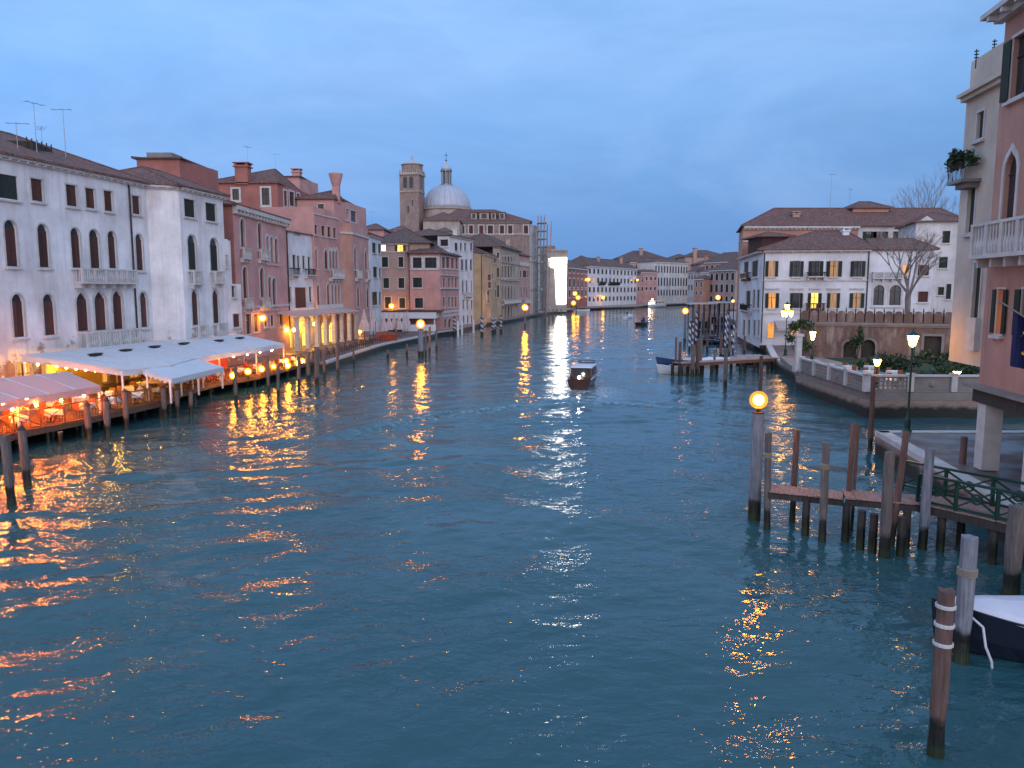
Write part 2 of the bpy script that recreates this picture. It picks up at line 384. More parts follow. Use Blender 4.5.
def shape(kind, u0, u1, z0, z1, n=5):
    if kind == 'r': return [(u0, z0), (u1, z0), (u1, z1), (u0, z1)]
    c = (u0+u1)/2; r = (u1-u0)/2; pts = [(u0, z0), (u1, z0)]
    if kind == 'a':
        h = min(r, (z1-z0)*.45)
        for k in range(n*2+1):
            t = math.pi*k/(2*n); pts.append((c+r*math.cos(t), z1-h+h*math.sin(t)))
    else:
        h = min(r*1.9, (z1-z0)*.45)
        prof = [(1, 0), (1.0, .25), (.88, .5), (.62, .70), (.25, .86), (0, 1)]
        for x, y in prof: pts.append((c+r*x, z1-h+h*y))
        for x, y in prof[-2::-1]: pts.append((c-r*x, z1-h+h*y))
    return pts
class Bld:
    def __init__(s, name, label, loc, cat='building', group=None):
        s.r = thing(name, label, cat, loc, group); s.facs = []
    def fac(s, P0, P1, z0=1.0, z1=15.0, mat=None):
        f = Fac(P0, P1, z0, z1); f.mat = mat; s.facs.append(f); return f
    def win(s, F, x0, x1, yt, yb, kind='r', sh=None, lit=None, case=STONE, cw=.16, sill=True, shm=BRSH, hole=True, bal=False, name='window', sash=None, pane=GLASS):
        ym = (yt+yb)/2; xm = (x0+x1)/2
        u0 = F.uz(x0, ym)[0]; u1 = F.uz(x1, ym)[0]; z1 = F.uz(xm, yt)[1]; z0 = F.uz(xm, yb)[1]
        return s.winu(F, u0, u1, z0, z1, kind, sh, lit, case, cw, sill, shm, hole, bal, name, sash, pane)
    def winu(s, F, u0, u1, z0, z1, kind='r', sh=None, lit=None, case=STONE, cw=.16, sill=True, shm=BRSH, hole=True, bal=False, name='window', sash=None, pane=GLASS):
        z0 = max(z0, F.z0+.02); u0 = max(u0, .05); u1 = min(u1, F.L-.05)
        if u1-u0 < .15: return None
        pts = shape(kind, u0, u1, z0, z1)
        if hole: F.holes.append(pts)
        wi = -.2 if hole else .012
        mb = MB()
        if case is not None:
            F.ring(mb, shape(kind, u0-cw, u1+cw, z0-(cw if kind == 'r' else 0), z1+cw*(1 if kind != 'g' else 1.8)), pts, 0.0, .05)
        else:
            case = shm; F.ring(mb, shape(kind, u0-.015, u1+.015, z0-.015, z1+.015), shape(kind, u0+.05, u1-.05, z0+.05, z1-.05), wi, wi+.06)
        o = mb.build(name, case, s.r)
        g = MB(); F.poly(g, pts, wi-.03, wi); g.build('pane', lit or pane, o)
        if sash or (sash is None and hole and u1-u0 > .9 and sh != 'c'):
            g = MB(); cu = (u0+u1)/2
            F.box(g, cu-.035, cu+.035, wi+.005, wi+.05, z0, z1-.02); zt = z0+(z1-z0)*.68
            F.box(g, u0, cu-.04, wi+.005, wi+.045, zt-.03, zt+.03); F.box(g, cu+.04, u1, wi+.005, wi+.045, zt-.03, zt+.03)
            g.build('sash', BRSH if sh != 'o' else GRSH, o)
        hw = (u1-u0)/2
        if sh == 'c':
            ztop = z1 if kind == 'r' else z1-min(hw, (z1-z0)*.45)*.95
            for a, b in ((u0+.03, u0+hw-.015), (u0+hw+.015, u1-.03)):
                g = MB(); F.box(g, a, b, wi+.03, wi+.09, z0+.03, ztop-.03); g.build('shutter', shm, o)
        elif sh == 'o':
            ztop = z1 if kind == 'r' else z1-hw
            for a, b in ((u0-hw*.95, u0-.02), (u1+.02, u1+hw*.95)):
                g = MB(); F.box(g, a, b, .06, .11, z0+.02, ztop-.02); g.build('shutter', shm, o)
        if sill:
            g = MB(); F.box(g, u0-cw-.08, u1+cw+.08, .002, .20, z0-cw-.12, z0-cw+.002); g.build('sill', STONE, o)
        return o
    def balcony(s, F, x0, x1, yt, yb, depth=.8, mat=STONE, iron=False):
        xm = (x0+x1)/2; ym = (yt+yb)/2
        s.balu(F, F.uz(x0, ym)[0], F.uz(x1, ym)[0], F.uz(xm, yb)[1], F.uz(xm, yt)[1], depth, mat, iron)
    def balu(s, F, u0, u1, z0, z1, depth=.8, mat=STONE, iron=False):
        o = MB(); F.box(o, u0, u1, .003, depth, z0, z0+.16)
        nb = max(2, int((u1-u0)/1.2)+1)
        for k in range(nb):
            u = u0+.15+(u1-u0-.3)*k/(nb-1); F.box(o, u-.1, u+.1, .003, depth*.7, z0-.35, z0-.002)
        ob = o.build('balcony', mat, s.r)
        g = MB(); r = .03 if iron else .07; zr = z1-.12
        F.box(g, u0, u1, depth-.2, depth, zr, z1)
        for uu in (u0, u1-.16): F.box(g, uu, uu+.16, .003, depth-.202, zr, z1)
        n = max(3, int((u1-u0)/(.16 if iron else .26)))
        for k in range(n+1):
            u = u0+.1+(u1-u0-.2)*k/n; p = k % 5 == 0 and not iron
            rr = r*1.9 if p else r
            if iron: g.tube(F.pt(u, depth-.1, z0+.16), F.pt(u, depth-.1, zr), .018, n=5, cap=False)
            elif p: F.box(g, u-.11, u+.11, depth-.19, depth-.01, z0+.16, zr)
            else:
                a = F.pt(u, depth-.1, z0+.16); h = zr-z0-.16
                g.lathe(a, [(.05, 0), (.085, h*.3), (.035, h*.6), (.05, h)], 6)
        for k in range(1, max(2, int(depth/.3))):
            w_ = depth*k/max(2, int(depth/.3))-.05
            for u in (u0+.08, u1-.08): g.tube(F.pt(u, w_, z0+.16), F.pt(u, w_, zr), .02 if iron else .05, n=5, cap=False)
        g.build('railing', IRON if iron else mat, ob)
    def band(s, F, zc, h=.25, d=.14, mat=STONE, u0=0, u1=None, name='string_course'):
        mb = MB(); F.box(mb, u0, F.L if u1 is None else u1, .003, d, zc, zc+h); mb.build(name, mat, s.r)
    def cornice(s, F, z, mat=STONE, d=.45, step=.7, h=.3):
        mb = MB(); F.box(mb, -.02, F.L+.02, .003, d, z-h*.5, z-.004); F.box(mb, 0, F.L, .003, d*.45, z-h, z-h*.5-.002)
        n = int(F.L/step)
        for k in range(n+1):
            u = .1+(F.L-.2)*k/max(n, 1); F.box(mb, u-.08, u+.08, d*.45+.002, d*.9, z-h*.95, z-h*.5-.002)
        mb.build('cornice', mat, s.r)
    def walls(s, mat, depth=10.0, ztop=None):
        mb = MB(); fs = s.facs
        mats = {}
        for F in fs:
            m = mats.setdefault(id(F.mat or mat), (F.mat or mat, MB()))[1]
            outer = [(0, F.z0), (F.L, F.z0), (F.L, F.z1), (0, F.z1)]
            polys = [[Vector((u, z, 0)) for u, z in outer]]+[[Vector((u, z, 0)) for u, z in h] for h in F.holes]
            flat = [p for q in polys for p in q]; tri = tessellate_polygon(polys)
            vs = [F.pt(p.x, 0, p.y) for p in flat]; ff = []
            for a, b, c in tri:
                if (flat[b]-flat[a]).cross(flat[c]-flat[a]).z < 0: b, c = c, b
                ff.append((a, b, c))
            m.add(vs, ff)
            for h in F.holes:
                n = len(h); m.add([F.pt(u, 0, z) for u, z in h]+[F.pt(u, -.23, z) for u, z in h], [(i, n+i, n+(i+1) % n, (i+1) % n) for i in range(n)])
        a, b = fs[0], fs[-1]
        A = a.p0-a.n*depth; B = b.p1-b.n*depth; z0 = a.z0; zt = ztop or a.z1
        m = list(mats.values())[0][1]
        for P, Q, f in ((b.p1, B, b), (B, A, a), (A, a.p0, a)):
            m.add([(P.x, P.y, f.z0), (Q.x, Q.y, f.z0), (Q.x, Q.y, f.z1), (P.x, P.y, f.z1)], [(0, 1, 2, 3)])
        chain = [a.p0]+[f.p1 for f in fs]+[B, A]
        poly = [Vector((p.x, p.y, 0)) for p in chain]
        m.add([(p.x, p.y, zt-.01) for p in chain], [t for t in tessellate_polygon([poly])])
        for mt, q in mats.values(): q.build('wall', mt, s.r)
    def hip(s, F, u0, u1, depth, z, h, o=.55, hl=None, hr=None, mat=TILES, name='roof', w_front=0.0, sk=0.0):
        hl = depth/2 if hl is None else hl; hr = depth/2 if hr is None else hr
        tl = u1-u0+2*o-.4
        if hl+hr > tl: k = tl/(hl+hr); hl *= k; hr *= k; h = min(h, tl*.28)
        A = [F.pt(u0-o, w_front+o, z), F.pt(u1+o, w_front+o, z), F.pt(u1+o, -depth-o, z), F.pt(u0-o+sk, -depth-o, z)]
        wm = (w_front-depth)/2
        r0 = F.pt(u0-o+hl+sk/2, wm, z+h); r1 = F.pt(u1+o-hr, wm, z+h)
        T = Vector((0, 0, .16)); mb = MB()
        mb.add([p+T for p in A]+[r0+T, r1+T]+A, [(0, 1, 5, 4), (1, 2, 5), (2, 3, 4, 5), (3, 0, 4), (9, 8, 7, 6), (6, 7, 1, 0), (7, 8, 2, 1), (8, 9, 3, 2), (9, 6, 0, 3)])
        rr = mb.build(name, mat, s.r)
        g = MB(); g.tube(r0+T, r1+T, .12, n=6)
        for p, q in ((A[0], r0), (A[1], r1), (A[2], r1), (A[3], r0)): g.tube(p+T, q+T, .11, n=6)
        g.build('ridge_tiles', mat, rr)
        return rr
    def chimney(s, roof, P, w_, h, mat=PINK, style='box'):
        P = Vector(P); mb = MB()
        if style == 'bell':
            mb.box(P+Vector((0, 0, h*.28)), (w_, w_, h*.56))
            mb.lathe(P+Vector((0, 0, h*.56)), [(w_*.55, 0), (w_*.6, .12), (w_*1.05, h*.42), (w_*1.0, h*.44)], 12)
        else:
            mb.box(P+Vector((0, 0, h/2)), (w_, w_*.9, h)); mb.box(P+Vector((0, 0, h-.25)), (w_*1.25, w_*1.15, .16))
            for a in (-1, 1):
                for b in (-1, 1): mb.box(P+Vector((a*w_*.42, b*w_*.38, h+.13)), (w_*.2, w_*.2, .24))
            mb.box(P+Vector((0, 0, h+.32)), (w_*1.3, w_*1.2, .12))
        mb.build('chimney', mat, roof)
    def pipe(s, F, x, yt, yb, mat=IRON):
        u, z1 = F.uz(x, yt); u2, z0 = F.uz(x, yb); z0 = max(F.z0, z0)
        mb = MB(); mb.tube(F.pt(u, .1, z0), F.pt(u, .1, z1), .08, n=8); mb.tube(F.pt(u, .1, z1), F.pt(u, -.05, z1+.35), .08, n=8)
        k = z0+1
        while k < z1: mb.lathe(F.pt(u, .1, k), [(.1, 0), (.1, .06)], 8); k += 2.2
        mb.build('drainpipe', mat, s.r)
def antenna(P, h, label, n=4, yaw=0.3):
    P = Vector(P); mb = MB(); mb.tube(P-Vector((0, 0, .6)), P+Vector((0, 0, h)), .035, .02, 5)
    d = Vector((math.cos(yaw), math.sin(yaw), 0)); e = Vector((-d.y, d.x, 0)); t = P+Vector((0, 0, h-.1))
    mb.tube(t-d*.7, t+d*.9, .018, n=4)
    for k in range(n):
        c = t-d*.6+d*1.4*k/(n-1); mb.tube(c-e*.35, c+e*.35, .012, n=4)
    tag(mb.build('antenna', STEEL, loc=P), label, 'antenna')

# ============================================================ WATER AND BANKS
def make_water():
    ys = [-30.0]
    while ys[-1] < 3500:
        y = ys[-1]; ys.append(y+max(.16, (abs(y)+6)*.0065) if y < 260 else y*1.06)
    ys = np.array(ys); NX = 620
    sft = np.linspace(-1, 1, NX); sft = np.sign(sft)*np.abs(sft)**1.15
    half = np.where(ys < 10, 34, 34+(ys-10)*.95)
    X = sft[None, :]*half[:, None]+2; Y = np.repeat(ys[:, None], NX, 1)
    rng = np.random.RandomState(3); Z = np.zeros_like(X)
    dist = np.sqrt(X**2+Y**2+81)
    for k in range(46):
        lam = .55*1.075**k; 
        if lam > 9: break
        a = rng.uniform(-1.1, 1.1)+math.pi*.5+(math.pi if rng.rand() < .3 else 0); amp = .0062*lam**.55
        fade = np.clip((lam*110-dist)/(lam*60), 0, 1)
        kx, ky = math.cos(a)*2*math.pi/lam, math.sin(a)*2*math.pi/lam
        wob = .8*np.sin(X*.21*rng.rand()+Y*.17*rng.rand()+rng.rand()*6)
        Z += amp*fade*np.sin(kx*X+ky*Y+rng.rand()*6.28+wob*2.2)*(.6+.4*np.sin(X*.13*rng.rand()*2+Y*.11+rng.rand()*6))
    # wake of the water taxi: crests opening behind it, and an old wake reaching the left bank
    def crest(nx, ny, c, lam, n, amp, x0, x1, y0, y1, curve=0.0, cx=0.0):
        d = nx*X+ny*Y-c+curve*(X-cx)**2
        env = np.exp(-((d)/(lam*n*.5))**2)
        m = 1/(1+np.exp(-(X-x0)*1.2))/(1+np.exp((X-x1)*1.2))/(1+np.exp(-(Y-y0)*1.5))/(1+np.exp((Y-y1)*1.5))
        return amp*env*m*np.sin(2*math.pi*d/lam)
    wo = .3*np.sin(X*.9+Y*.3)+.35*np.sin(X*.41+1)+.16*np.sin(X*1.9+Y*.7)+.1*np.sin(X*3.3-Y*1.1)
    Y0 = Y; Y = Y+wo
    Z += crest(-.26, .965, 33.5, 2.5, 1.6, .065, -26, -3, 20, 50)
    Z += crest(-.22, .975, 39.5, 2.1, 1.6, .055, -26, 2, 25, 60)
    Z += crest(-.30, .954, 27.5, 2.2, 1.5, .06, -22, -6, 14, 40)
    Z += crest(.05, .998, 60.5, 2.2, 1.9, .13, -13, 18, 46, 70, .05, 6.3)
    Z += crest(.0, 1.0, 52.0, 1.8, 2.5, .08, -4, 12, 40, 66, .02, 5)
    Y = Y0
    v = np.stack([X, Y, Z], 2).reshape(-1, 3); ny = len(ys)
    i = np.arange((ny-1)*(NX-1)); r_, c_ = i//(NX-1), i % (NX-1); a = r_*NX+c_
    f = np.stack([a, a+1, a+NX+1, a+NX], 1)
    me = bpy.data.meshes.new('water'); me.vertices.add(len(v)); me.vertices.foreach_set('co', v.astype(np.float32).ravel())
    me.loops.add(f.size); me.loops.foreach_set('vertex_index', f.astype(np.int32).ravel())
    me.polygons.add(len(f)); me.polygons.foreach_set('loop_start', (np.arange(len(f))*4).astype(np.int32)); me.polygons.foreach_set('loop_total', np.full(len(f), 4, np.int32))
    me.update(calc_edges=True); me.polygons.foreach_set('use_smooth', [True]*len(f))
    m, t, b = newmat('canal_water')
    P = t.new('ShaderNodeNewGeometry').outputs['Position']
    n0 = t.noise(t.scale(P, (1, 1, 0)), .06, 3, .6)
    wc = t.mix(n0, (.019, .072, .086, 1), (.032, .102, .112, 1))
    dv = t.new('ShaderNodeVectorMath', operation='DISTANCE', i_0=t.scale(P, (1, .55, 0)), i_1=(6.3, 37.6, 0)).outputs['Value']
    fo = t.math('MULTIPLY', t.maprange(dv, 4.5, .6), t.maprange(t.noise(t.scale(P, (1.3, .8, 0)), 2.2, 6, .7, dist=.8), .42, .56))
    sp = t.new('ShaderNodeSeparateXYZ', i_0=P); X_, Y_ = sp.outputs[0], sp.outputs[1]
    q = t.math('MULTIPLY', t.math('POWER', t.math('ABSOLUTE', t.math('SUBTRACT', X_, 6.3)), 2.0), .05)
    dd = t.math('ABSOLUTE', t.math('ADD', t.math('SUBTRACT', t.math('ADD', Y_, t.math('MULTIPLY', t.noise(P2_ := t.scale(P, (1, 1, 0)), .5, 3), 2.4)), 62.2), q))
    arc = t.math('MULTIPLY', t.math('MULTIPLY', t.maprange(dd, 1.3, .1), t.maprange(t.noise(P2_, 1.6, 6, .75), .46, .60)), t.maprange(t.math('ABSOLUTE', t.math('SUBTRACT', X_, 4)), 16, 8))
    fo = t.math('MAXIMUM', fo, t.math('MULTIPLY', arc, .55))
    t.l.new(t.mix(t.math('MULTIPLY', fo, .8), wc, (.55, .62, .66, 1)), b.inputs['Base Color'])
    b.inputs['Roughness'].default_value = .02; b.inputs['IOR'].default_value = 1.33
    P2 = t.scale(P, (1, 1, 0))
    na = t.noise(t.scale(P, (.75, 1.25, 0)), 1.8, 3, .55, dist=.4); nb = t.noise(t.scale(P, (.8, 1.2, 0)), 5.0, 2, .5, dist=.5)
    patch = t.maprange(t.noise(t.scale(P, (.7, 1.5, 0)), .13, 4, .6, dist=.6), .38, .62, .32, 1.15)
    dcam = t.new('ShaderNodeVectorMath', operation='LENGTH', i_0=P).outputs['Value']
    h = t.math('ADD', t.math('MULTIPLY', na, .090), t.math('MULTIPLY', nb, .022))
    h = t.math('MULTIPLY', t.math('MULTIPLY', h, patch), t.maprange(dcam, 18, 170, 1.1, .36))
    bp = t.new('ShaderNodeBump', i_Strength=1.0, i_Distance=1.0, i_Height=h); t.l.new(bp.outputs[0], b.inputs['Normal'])
    me.materials.append(m); o = bpy.data.objects.new('water', me); COL.objects.link(o); o['kind'] = 'structure'
make_water()
def land(name, poly, z0, z1, mat):
    mb = MB(); mb.prism(poly, z0, z1); o = mb.build(name, mat); o['kind'] = 'structure'; return o
m, t_, b_ = newmat('wet_quay_wall')
P_ = t_.new('ShaderNodeNewGeometry').outputs['Position']; z_ = t_.new('ShaderNodeSeparateXYZ', i_0=P_).outputs[2]
br_ = t_.new('ShaderNodeTexBrick', i_Vector=t_.new('ShaderNodeTexCoord').outputs['UV'], i_Scale=1.0, i_Color1=(.26, .15, .11, 1), i_Color2=(.33, .24, .19, 1), i_Mortar=(.25, .22, .2, 1))
br_.inputs['Brick Width'].default_value = .5; br_.inputs['Row Height'].default_value = .2; br_.inputs['Mortar Size'].default_value = .02
c_ = t_.mix(t_.maprange(t_.math('ADD', z_, t_.math('MULTIPLY', t_.noise(P_, 1.3, 5, .7), .7)), 1.25, .95), br_.outputs[0], (.014, .017, .012, 1))
t_.l.new(c_, b_.inputs['Base Color']); b_.inputs['Roughness'].default_value = .6; bump(t_, b_, t_.noise(P_, 4, 5, .7), .6, .05)
QWALL = m
quayL = [(-20.8, 86), (-20.2, 100), (-19.6, 112), (-18.9, 118), (-14.9, 141), (-14.2, 150), (-12, 156), (-10.6, 165), (-8, 187), (-4.5, 200), (1, 222), (6, 250), (13, 285), (24, 322), (29, 350), (60, 380), (75, 420), (105, 465), (150, 480), (400, 500), (400, 1200), (-600, 1200), (-600, -40), (-31, -40), (-31, 30), (-31.5, 60), (-29, 70), (-25, 84)]
land('left_quay', quayL, -2, 1.0, QWALL)
rightbank = [(30.5, 90), (27.9, 75.5), (25.7, 69), (25.2, 54), (60, 54), (120, 60), (700, 60), (700, 1200), (180, 1200), (120, 330), (78, 280), (62, 220), (52, 170), (44, 140), (37, 112)]
land('right_quay', rightbank, -2, 1.2, QWALL)
land('near_platform_ground', [(20.0, 41.6), (60, 41.4), (60, -30), (16.5, -30), (17.4, 24), (18.6, 32.4)], -2, 1.28, QWALL)
# pavements as thin sheets on the banks, with a pale stone kerb along the edge
def kerb(name, pts, z, wd=.45, side=1, mat=STONE):
    mb = MB()
    for a, b in zip(pts, pts[1:]):
        a, b = Vector((*a, z)), Vector((*b, z)); d = (b-a).normalized(); n = Vector((-d.y, d.x, 0))*side
        mb.add([a-n*.05, b-n*.05, b+n*wd, a+n*wd, a-n*.05+Vector((0, 0, -.28)), b-n*.05+Vector((0, 0, -.28)), b+n*wd+Vector((0, 0, -.28)), a+n*wd+Vector((0, 0, -.28))], [(0, 1, 2, 3), (4, 5, 1, 0), (6, 7, 3, 2), (5, 6, 2, 1), (7, 4, 0, 3)])
    o = mb.build(name, mat); o['kind'] = 'structure'
land('left_pavement', [(x-.5, y) for x, y in quayL[:7]]+[(-40, 150), (-45, 60), (-33, 60)], 1.004, 1.03, PAVE)
land('right_pavement', [(29.9, 88), (28.5, 75.6), (60, 75.6), (60, 130), (45, 130), (37.6, 111)], 1.204, 1.22, PAVE)
land('platform_paving', [(20.5, 41.1), (59, 41.0), (59, -20), (17.1, -20), (17.9, 24), (19.15, 32.4)], 1.284, 1.30, PAVE)
kerb('left_kerb', quayL[:8], 1.045, side=1)
kerb('right_kerb', [(37, 112), (30.5, 90), (27.9, 75.5)], 1.30, .7, side=1)
kerb('platform_kerb', [(60, 41.4), (20.0, 41.6), (18.6, 32.4), (17.4, 24), (16.9, 5)], 1.345, .6, side=1)

# ============================================================ LEFT BANK
# ---- long white palace
_c = at_z(222.5, 197, 18.5); C_END = (_c.x, _c.y)
B = Bld('white_palace', 'long white palace with rows of arched brown-shuttered windows above the restaurants', (-38, 46, 1))
A = B.fac((-38.1, 46.0), (-33.4, 71.8), 1, 18.5); S = B.fac((-33.4, 71.8), (-31.0, 73.15), 1, 18.5); C = B.fac((-31.0, 73.15), C_END, 1, 18.5)
B.winu(A, .6, 1.6, 14.2, 16.4, sh='c')
for i, (a, b, c, d) in enumerate([(-12, 18, 174, 198), (31, 43, 179, 201), (66, 77, 185, 206), (85.5, 95, 188.5, 208), (104, 112.5, 191, 211), (132, 140, 196, 214)]):
    B.win(A, a, b, c, d, sh='c', case=None if i == 0 else STONE, cw=.1, shm=GRSH if i == 0 else BRSH)
for a, b, c, d in [(5, 17, 220, 266), (38, 48.5, 224, 267), (71, 80.5, 228, 267.5), (89.5, 99.5, 229.5, 268), (108, 116, 231, 268), (135.8, 143, 234, 270)]: B.win(A, a, b, c, d, 'a', sh='c', cw=.12)
for a, b, c, d in [(12.5, 24, 294, 337), (43.5, 54.5, 294, 335), (140.3, 147.3, 292, 327)]: B.win(A, a, b, c, d, 'a', sh='c', cw=.16)
for a, b, c, d in [(76.5, 88, 291, 331), (94.5, 106, 290, 330), (112.8, 122.5, 289, 329)]: B.win(A, a, b, c, d, 'g', sh='c', cw=.2, sill=False)
B.balcony(A, 73, 129, 269, 284, .9); B.balcony(A, 78, 134, 330, 347, .9); B.pipe(A, 128, 187, 344)
for a, b, c, d in [(184, 195, 199.5, 217), (205.5, 216, 203.5, 221)]: B.win(C, a, b, c, d, sh='c', shm=GRSH, cw=.08)
for a, b, c, d in [(187.8, 196, 235, 269.5), (210, 218, 238, 270.5)]: B.win(C, a, b, c, d, 'a', sh='c', shm=GRSH, cw=.14)
for a, b, c, d in [(191.8, 198.3, 288, 325), (212.6, 218.8, 288, 323)]: B.win(C, a, b, c, d, 'g', sh='c', cw=.15)
for a, b, c, d in [(189, 198.5, 270.5, 285), (210.5, 220, 271, 284), (194, 204, 325, 338), (213.5, 223.5, 323, 337)]: B.balcony(C, a, b, c, d, .6)
for i in range(6): B.winu(A, 2+i*4.1, 3.4+i*4.1, 1.2, 3.6, lit=LITO, sill=False)
for F in (A, S, C): B.cornice(F, 18.5, step=.8)
B.walls(WHITE, 16)
rf = B.hip(A, 0, A.L+.2, 16, 18.5, 3.4, hl=0.2, hr=7, o=.6)
rf2 = B.hip(C, -.3, C.L, 14, 18.52, 2.6, o=.55, hl=6, hr=.3, mat=TILES)
for u in (9, 17.5): # dark roof terrace cabins (altane)
    g = MB(); P = A.pt(u, -4.5, 19.9); g.box(P, (2.6, 3.6, 1.5), rz=.18); 
    for k in range(6): g.box(P+Vector((1.25, -1.7+k*.65, .3)), (.07, .07, 1.5))
    g.build('dormer', DARKW, rf)
for i, (px, py, Y, h, l) in enumerate([(18, 152, 60, 2.2, 'leftmost thin aerial above the white palace roof'), (37, 152, 62, 3.8, 'tall thin aerial with a long arm above the white palace roof'), (43, 154, 66, 2.2, 'short aerial between two taller ones on the white palace roof'), (66, 158, 66, 4.0, 'lone aerial with bent top right of the cluster on the white palace roof')]):
    antenna(at_y(px, py, Y), h, l, 3, .2+i)
# ---- annex
B = Bld('white_annex', 'narrow white annex squeezed between the white palace and the pink palace', (-29, 84, 1))
d_ = C.d; q0 = C.p1; ua = C.uz(229, 270)[0]-C.L; ub = C.uz(241.5, 300)[0]-C.L; F = B.fac(q0, q0+d_*ua, 1, C.uz(225, 239)[1]); F2 = B.fac(q0+d_*ua, q0+d_*ub, 1, C.uz(235, 284)[1])
B.win(F, 225.3, 227.5, 255, 267, cw=.05); B.win(F2, 231.5, 235.5, 286, 297, cw=.1); B.win(F2, 233, 240, 314, 327, sh='c', cw=.08)
B.walls(WHITE, 1.0, F2.z1)
# ---- pink palace 1
B = Bld('pink_palace', 'pink palace with white arched windows and a brick-red side wall beside the white palace', (-31, 85, 1))
SD = B.fac((-39, 85.8), (-30.5, 85.6), 1, 18.2, RED); F = B.fac((-30.5, 85.6), (-30.3, 105), 1, 18.2)
for a, b, c, d in [(240.4, 244.5, 219, 246), (257.8, 261.7, 223, 248.5), (266.4, 268.8, 236, 262), (270.5, 273, 237, 262), (274.8, 277.8, 238.6, 262.7), (242.8, 247.3, 267, 298), (260, 264, 268, 297), (268.4, 271.4, 277, 307), (272.5, 276, 278, 307)]:
    B.win(F, a, b, c, d, 'a', case=STONE, cw=.28)
for a, b, c, d in [(264, 267, 315, 326), (270.5, 273.5, 315, 326), (279.5, 282.5, 314, 325)]: B.win(F, a, b, c, d, sh='c')
for a, b, c, d in [(246, 251, 314, 334), (254, 259, 314, 332)]: B.win(F, a, b, c, d, sill=False, name='door')
for a, b, c, d in [(240, 247.5, 248, 259.5), (257.5, 264.5, 249.5, 260.5), (242, 250, 298, 309), (260, 267, 297.5, 308)]: B.balcony(F, a, b, c, d, .55)
B.band(F, 6.9); B.cornice(F, 18.2, h=.9, d=.6, step=1.1); B.walls(PINK, 14)
rf = B.hip(F, 0, F.L, 14, 18.2, 2.2, hl=5, hr=5, mat=TILES)
B.pipe(F, 286, 232, 330)
# ---- white house 2
B = Bld('white_house', 'small white house with black shutters and a tall dark central window between pink palaces', (-31, 105, 1))
F = B.fac((-31, 105), (-29.4, 114.6), 1, 16.9)
for a, b, c, d in [(285.8, 288.5, 254, 276.5), (292.5, 295.5, 255, 268), (297.2, 299.6, 256, 271), (302.3, 304.8, 256, 269), (307.8, 310.3, 257, 277), (288.6, 291, 287, 302), (309, 311.5, 287, 302)]: B.win(F, a, b, c, d, sh='c', shm=GRSH, cw=.08)
B.win(F, 295, 306.5, 287.5, 310, sh='c', cw=.1, sill=False); B.win(F, 294, 300, 231.5, 235.5, cw=.05, sill=False)
B.balcony(F, 289, 296, 268, 276, .7, iron=True); B.balcony(F, 304, 312, 269, 276, .7, iron=True)
for a, b in ((287, 292), (294.5, 299.5), (302, 307)): B.win(F, a, b, 326, 352, 'a', lit=LITY, sill=False, name='door', cw=.35)
B.band(F, 6.0, .5, .3); B.walls(WHITE2, 12); B.hip(F, 0, F.L, 12, 16.9, .9, o=.25, hl=.5, hr=.5)
# ---- pink palace 3
B = Bld('terraced_pink_palace', 'tall pink palace with a roof terrace parapet and a white triple gothic window', (-29, 114.6, 1))
SD = B.fac((-37, 115.5), (-29, 114.6), 1, 21.1); F = B.fac((-29, 114.6), (-27.4, 124.0), 1, 21.1)
for a, b, c, d in [(314.3, 317.2, 225, 234.5), (321.2, 325, 226, 236), (327.3, 330.8, 227, 237), (333, 336, 228, 238)]: B.win(F, a, b, c, d, cw=.06)
for a, b, c, d in [(314.8, 317, 248, 268), (324.3, 327.6, 249, 268.5)]: B.win(F, a, b, c, d, 'g', cw=.16, sh='c')
for a, b in [(329.2, 331.4), (332.4, 334.6), (335.6, 337.6)]: B.win(F, a, b, 250, 268.5, 'g', cw=.3, sill=False)
for a, b, c, d in [(317, 319.4, 284, 307), (327, 329.3, 283, 307)]: B.win(F, a, b, c, d, 'g', cw=.16, sh='c')
for a, b in [(331.4, 333.4), (334.8, 336.8), (338, 339.8)]: B.win(F, a, b, 284, 306, 'g', cw=.3, sill=False)
B.balcony(F, 328.5, 340, 269, 279, .9)
for a, b in ((315, 319), (321.5, 326), (329, 334)): B.win(F, a, b, 322, 350, 'a', lit=LITY, sill=False, name='door', cw=.35)
B.band(F, 20.0, .18); B.band(F, 6.2, .6, .35); B.walls(PINK2, 9, 20.0)
# ---- pink palace 4
B = Bld('salmon_corner_house', 'salmon red house with paired gothic windows and a roof terrace', (-26, 126, 1))
SD = B.fac((-27.4, 124.05), (-25.8, 125.9), 1, 19.7, SALMON); F = B.fac((-25.8, 125.9), (-25.4, 138), 1, 19.7)
for a, b, c, d in [(354, 356, 246, 269), (364.8, 366.8, 249, 269), (357, 359.2, 285, 306), (366.5, 368.5, 286, 307)]: B.win(F, a, b, c, d, 'g', sh='c', cw=.16)
for a, b, c, d in [(355, 359.5, 270, 279), (365.5, 368.3, 271, 280)]: B.balcony(F, a, b, c, d, .6)
B.band(F, 17.9, .3, .2); B.band(SD, 17.9, .3, .2)
for a, b in ((353, 357), (360, 364)): B.win(F, a, b, 322, 346, 'a', lit=DIMO, sill=False, name='door', cw=.35)
B.walls(PINK2, 10)
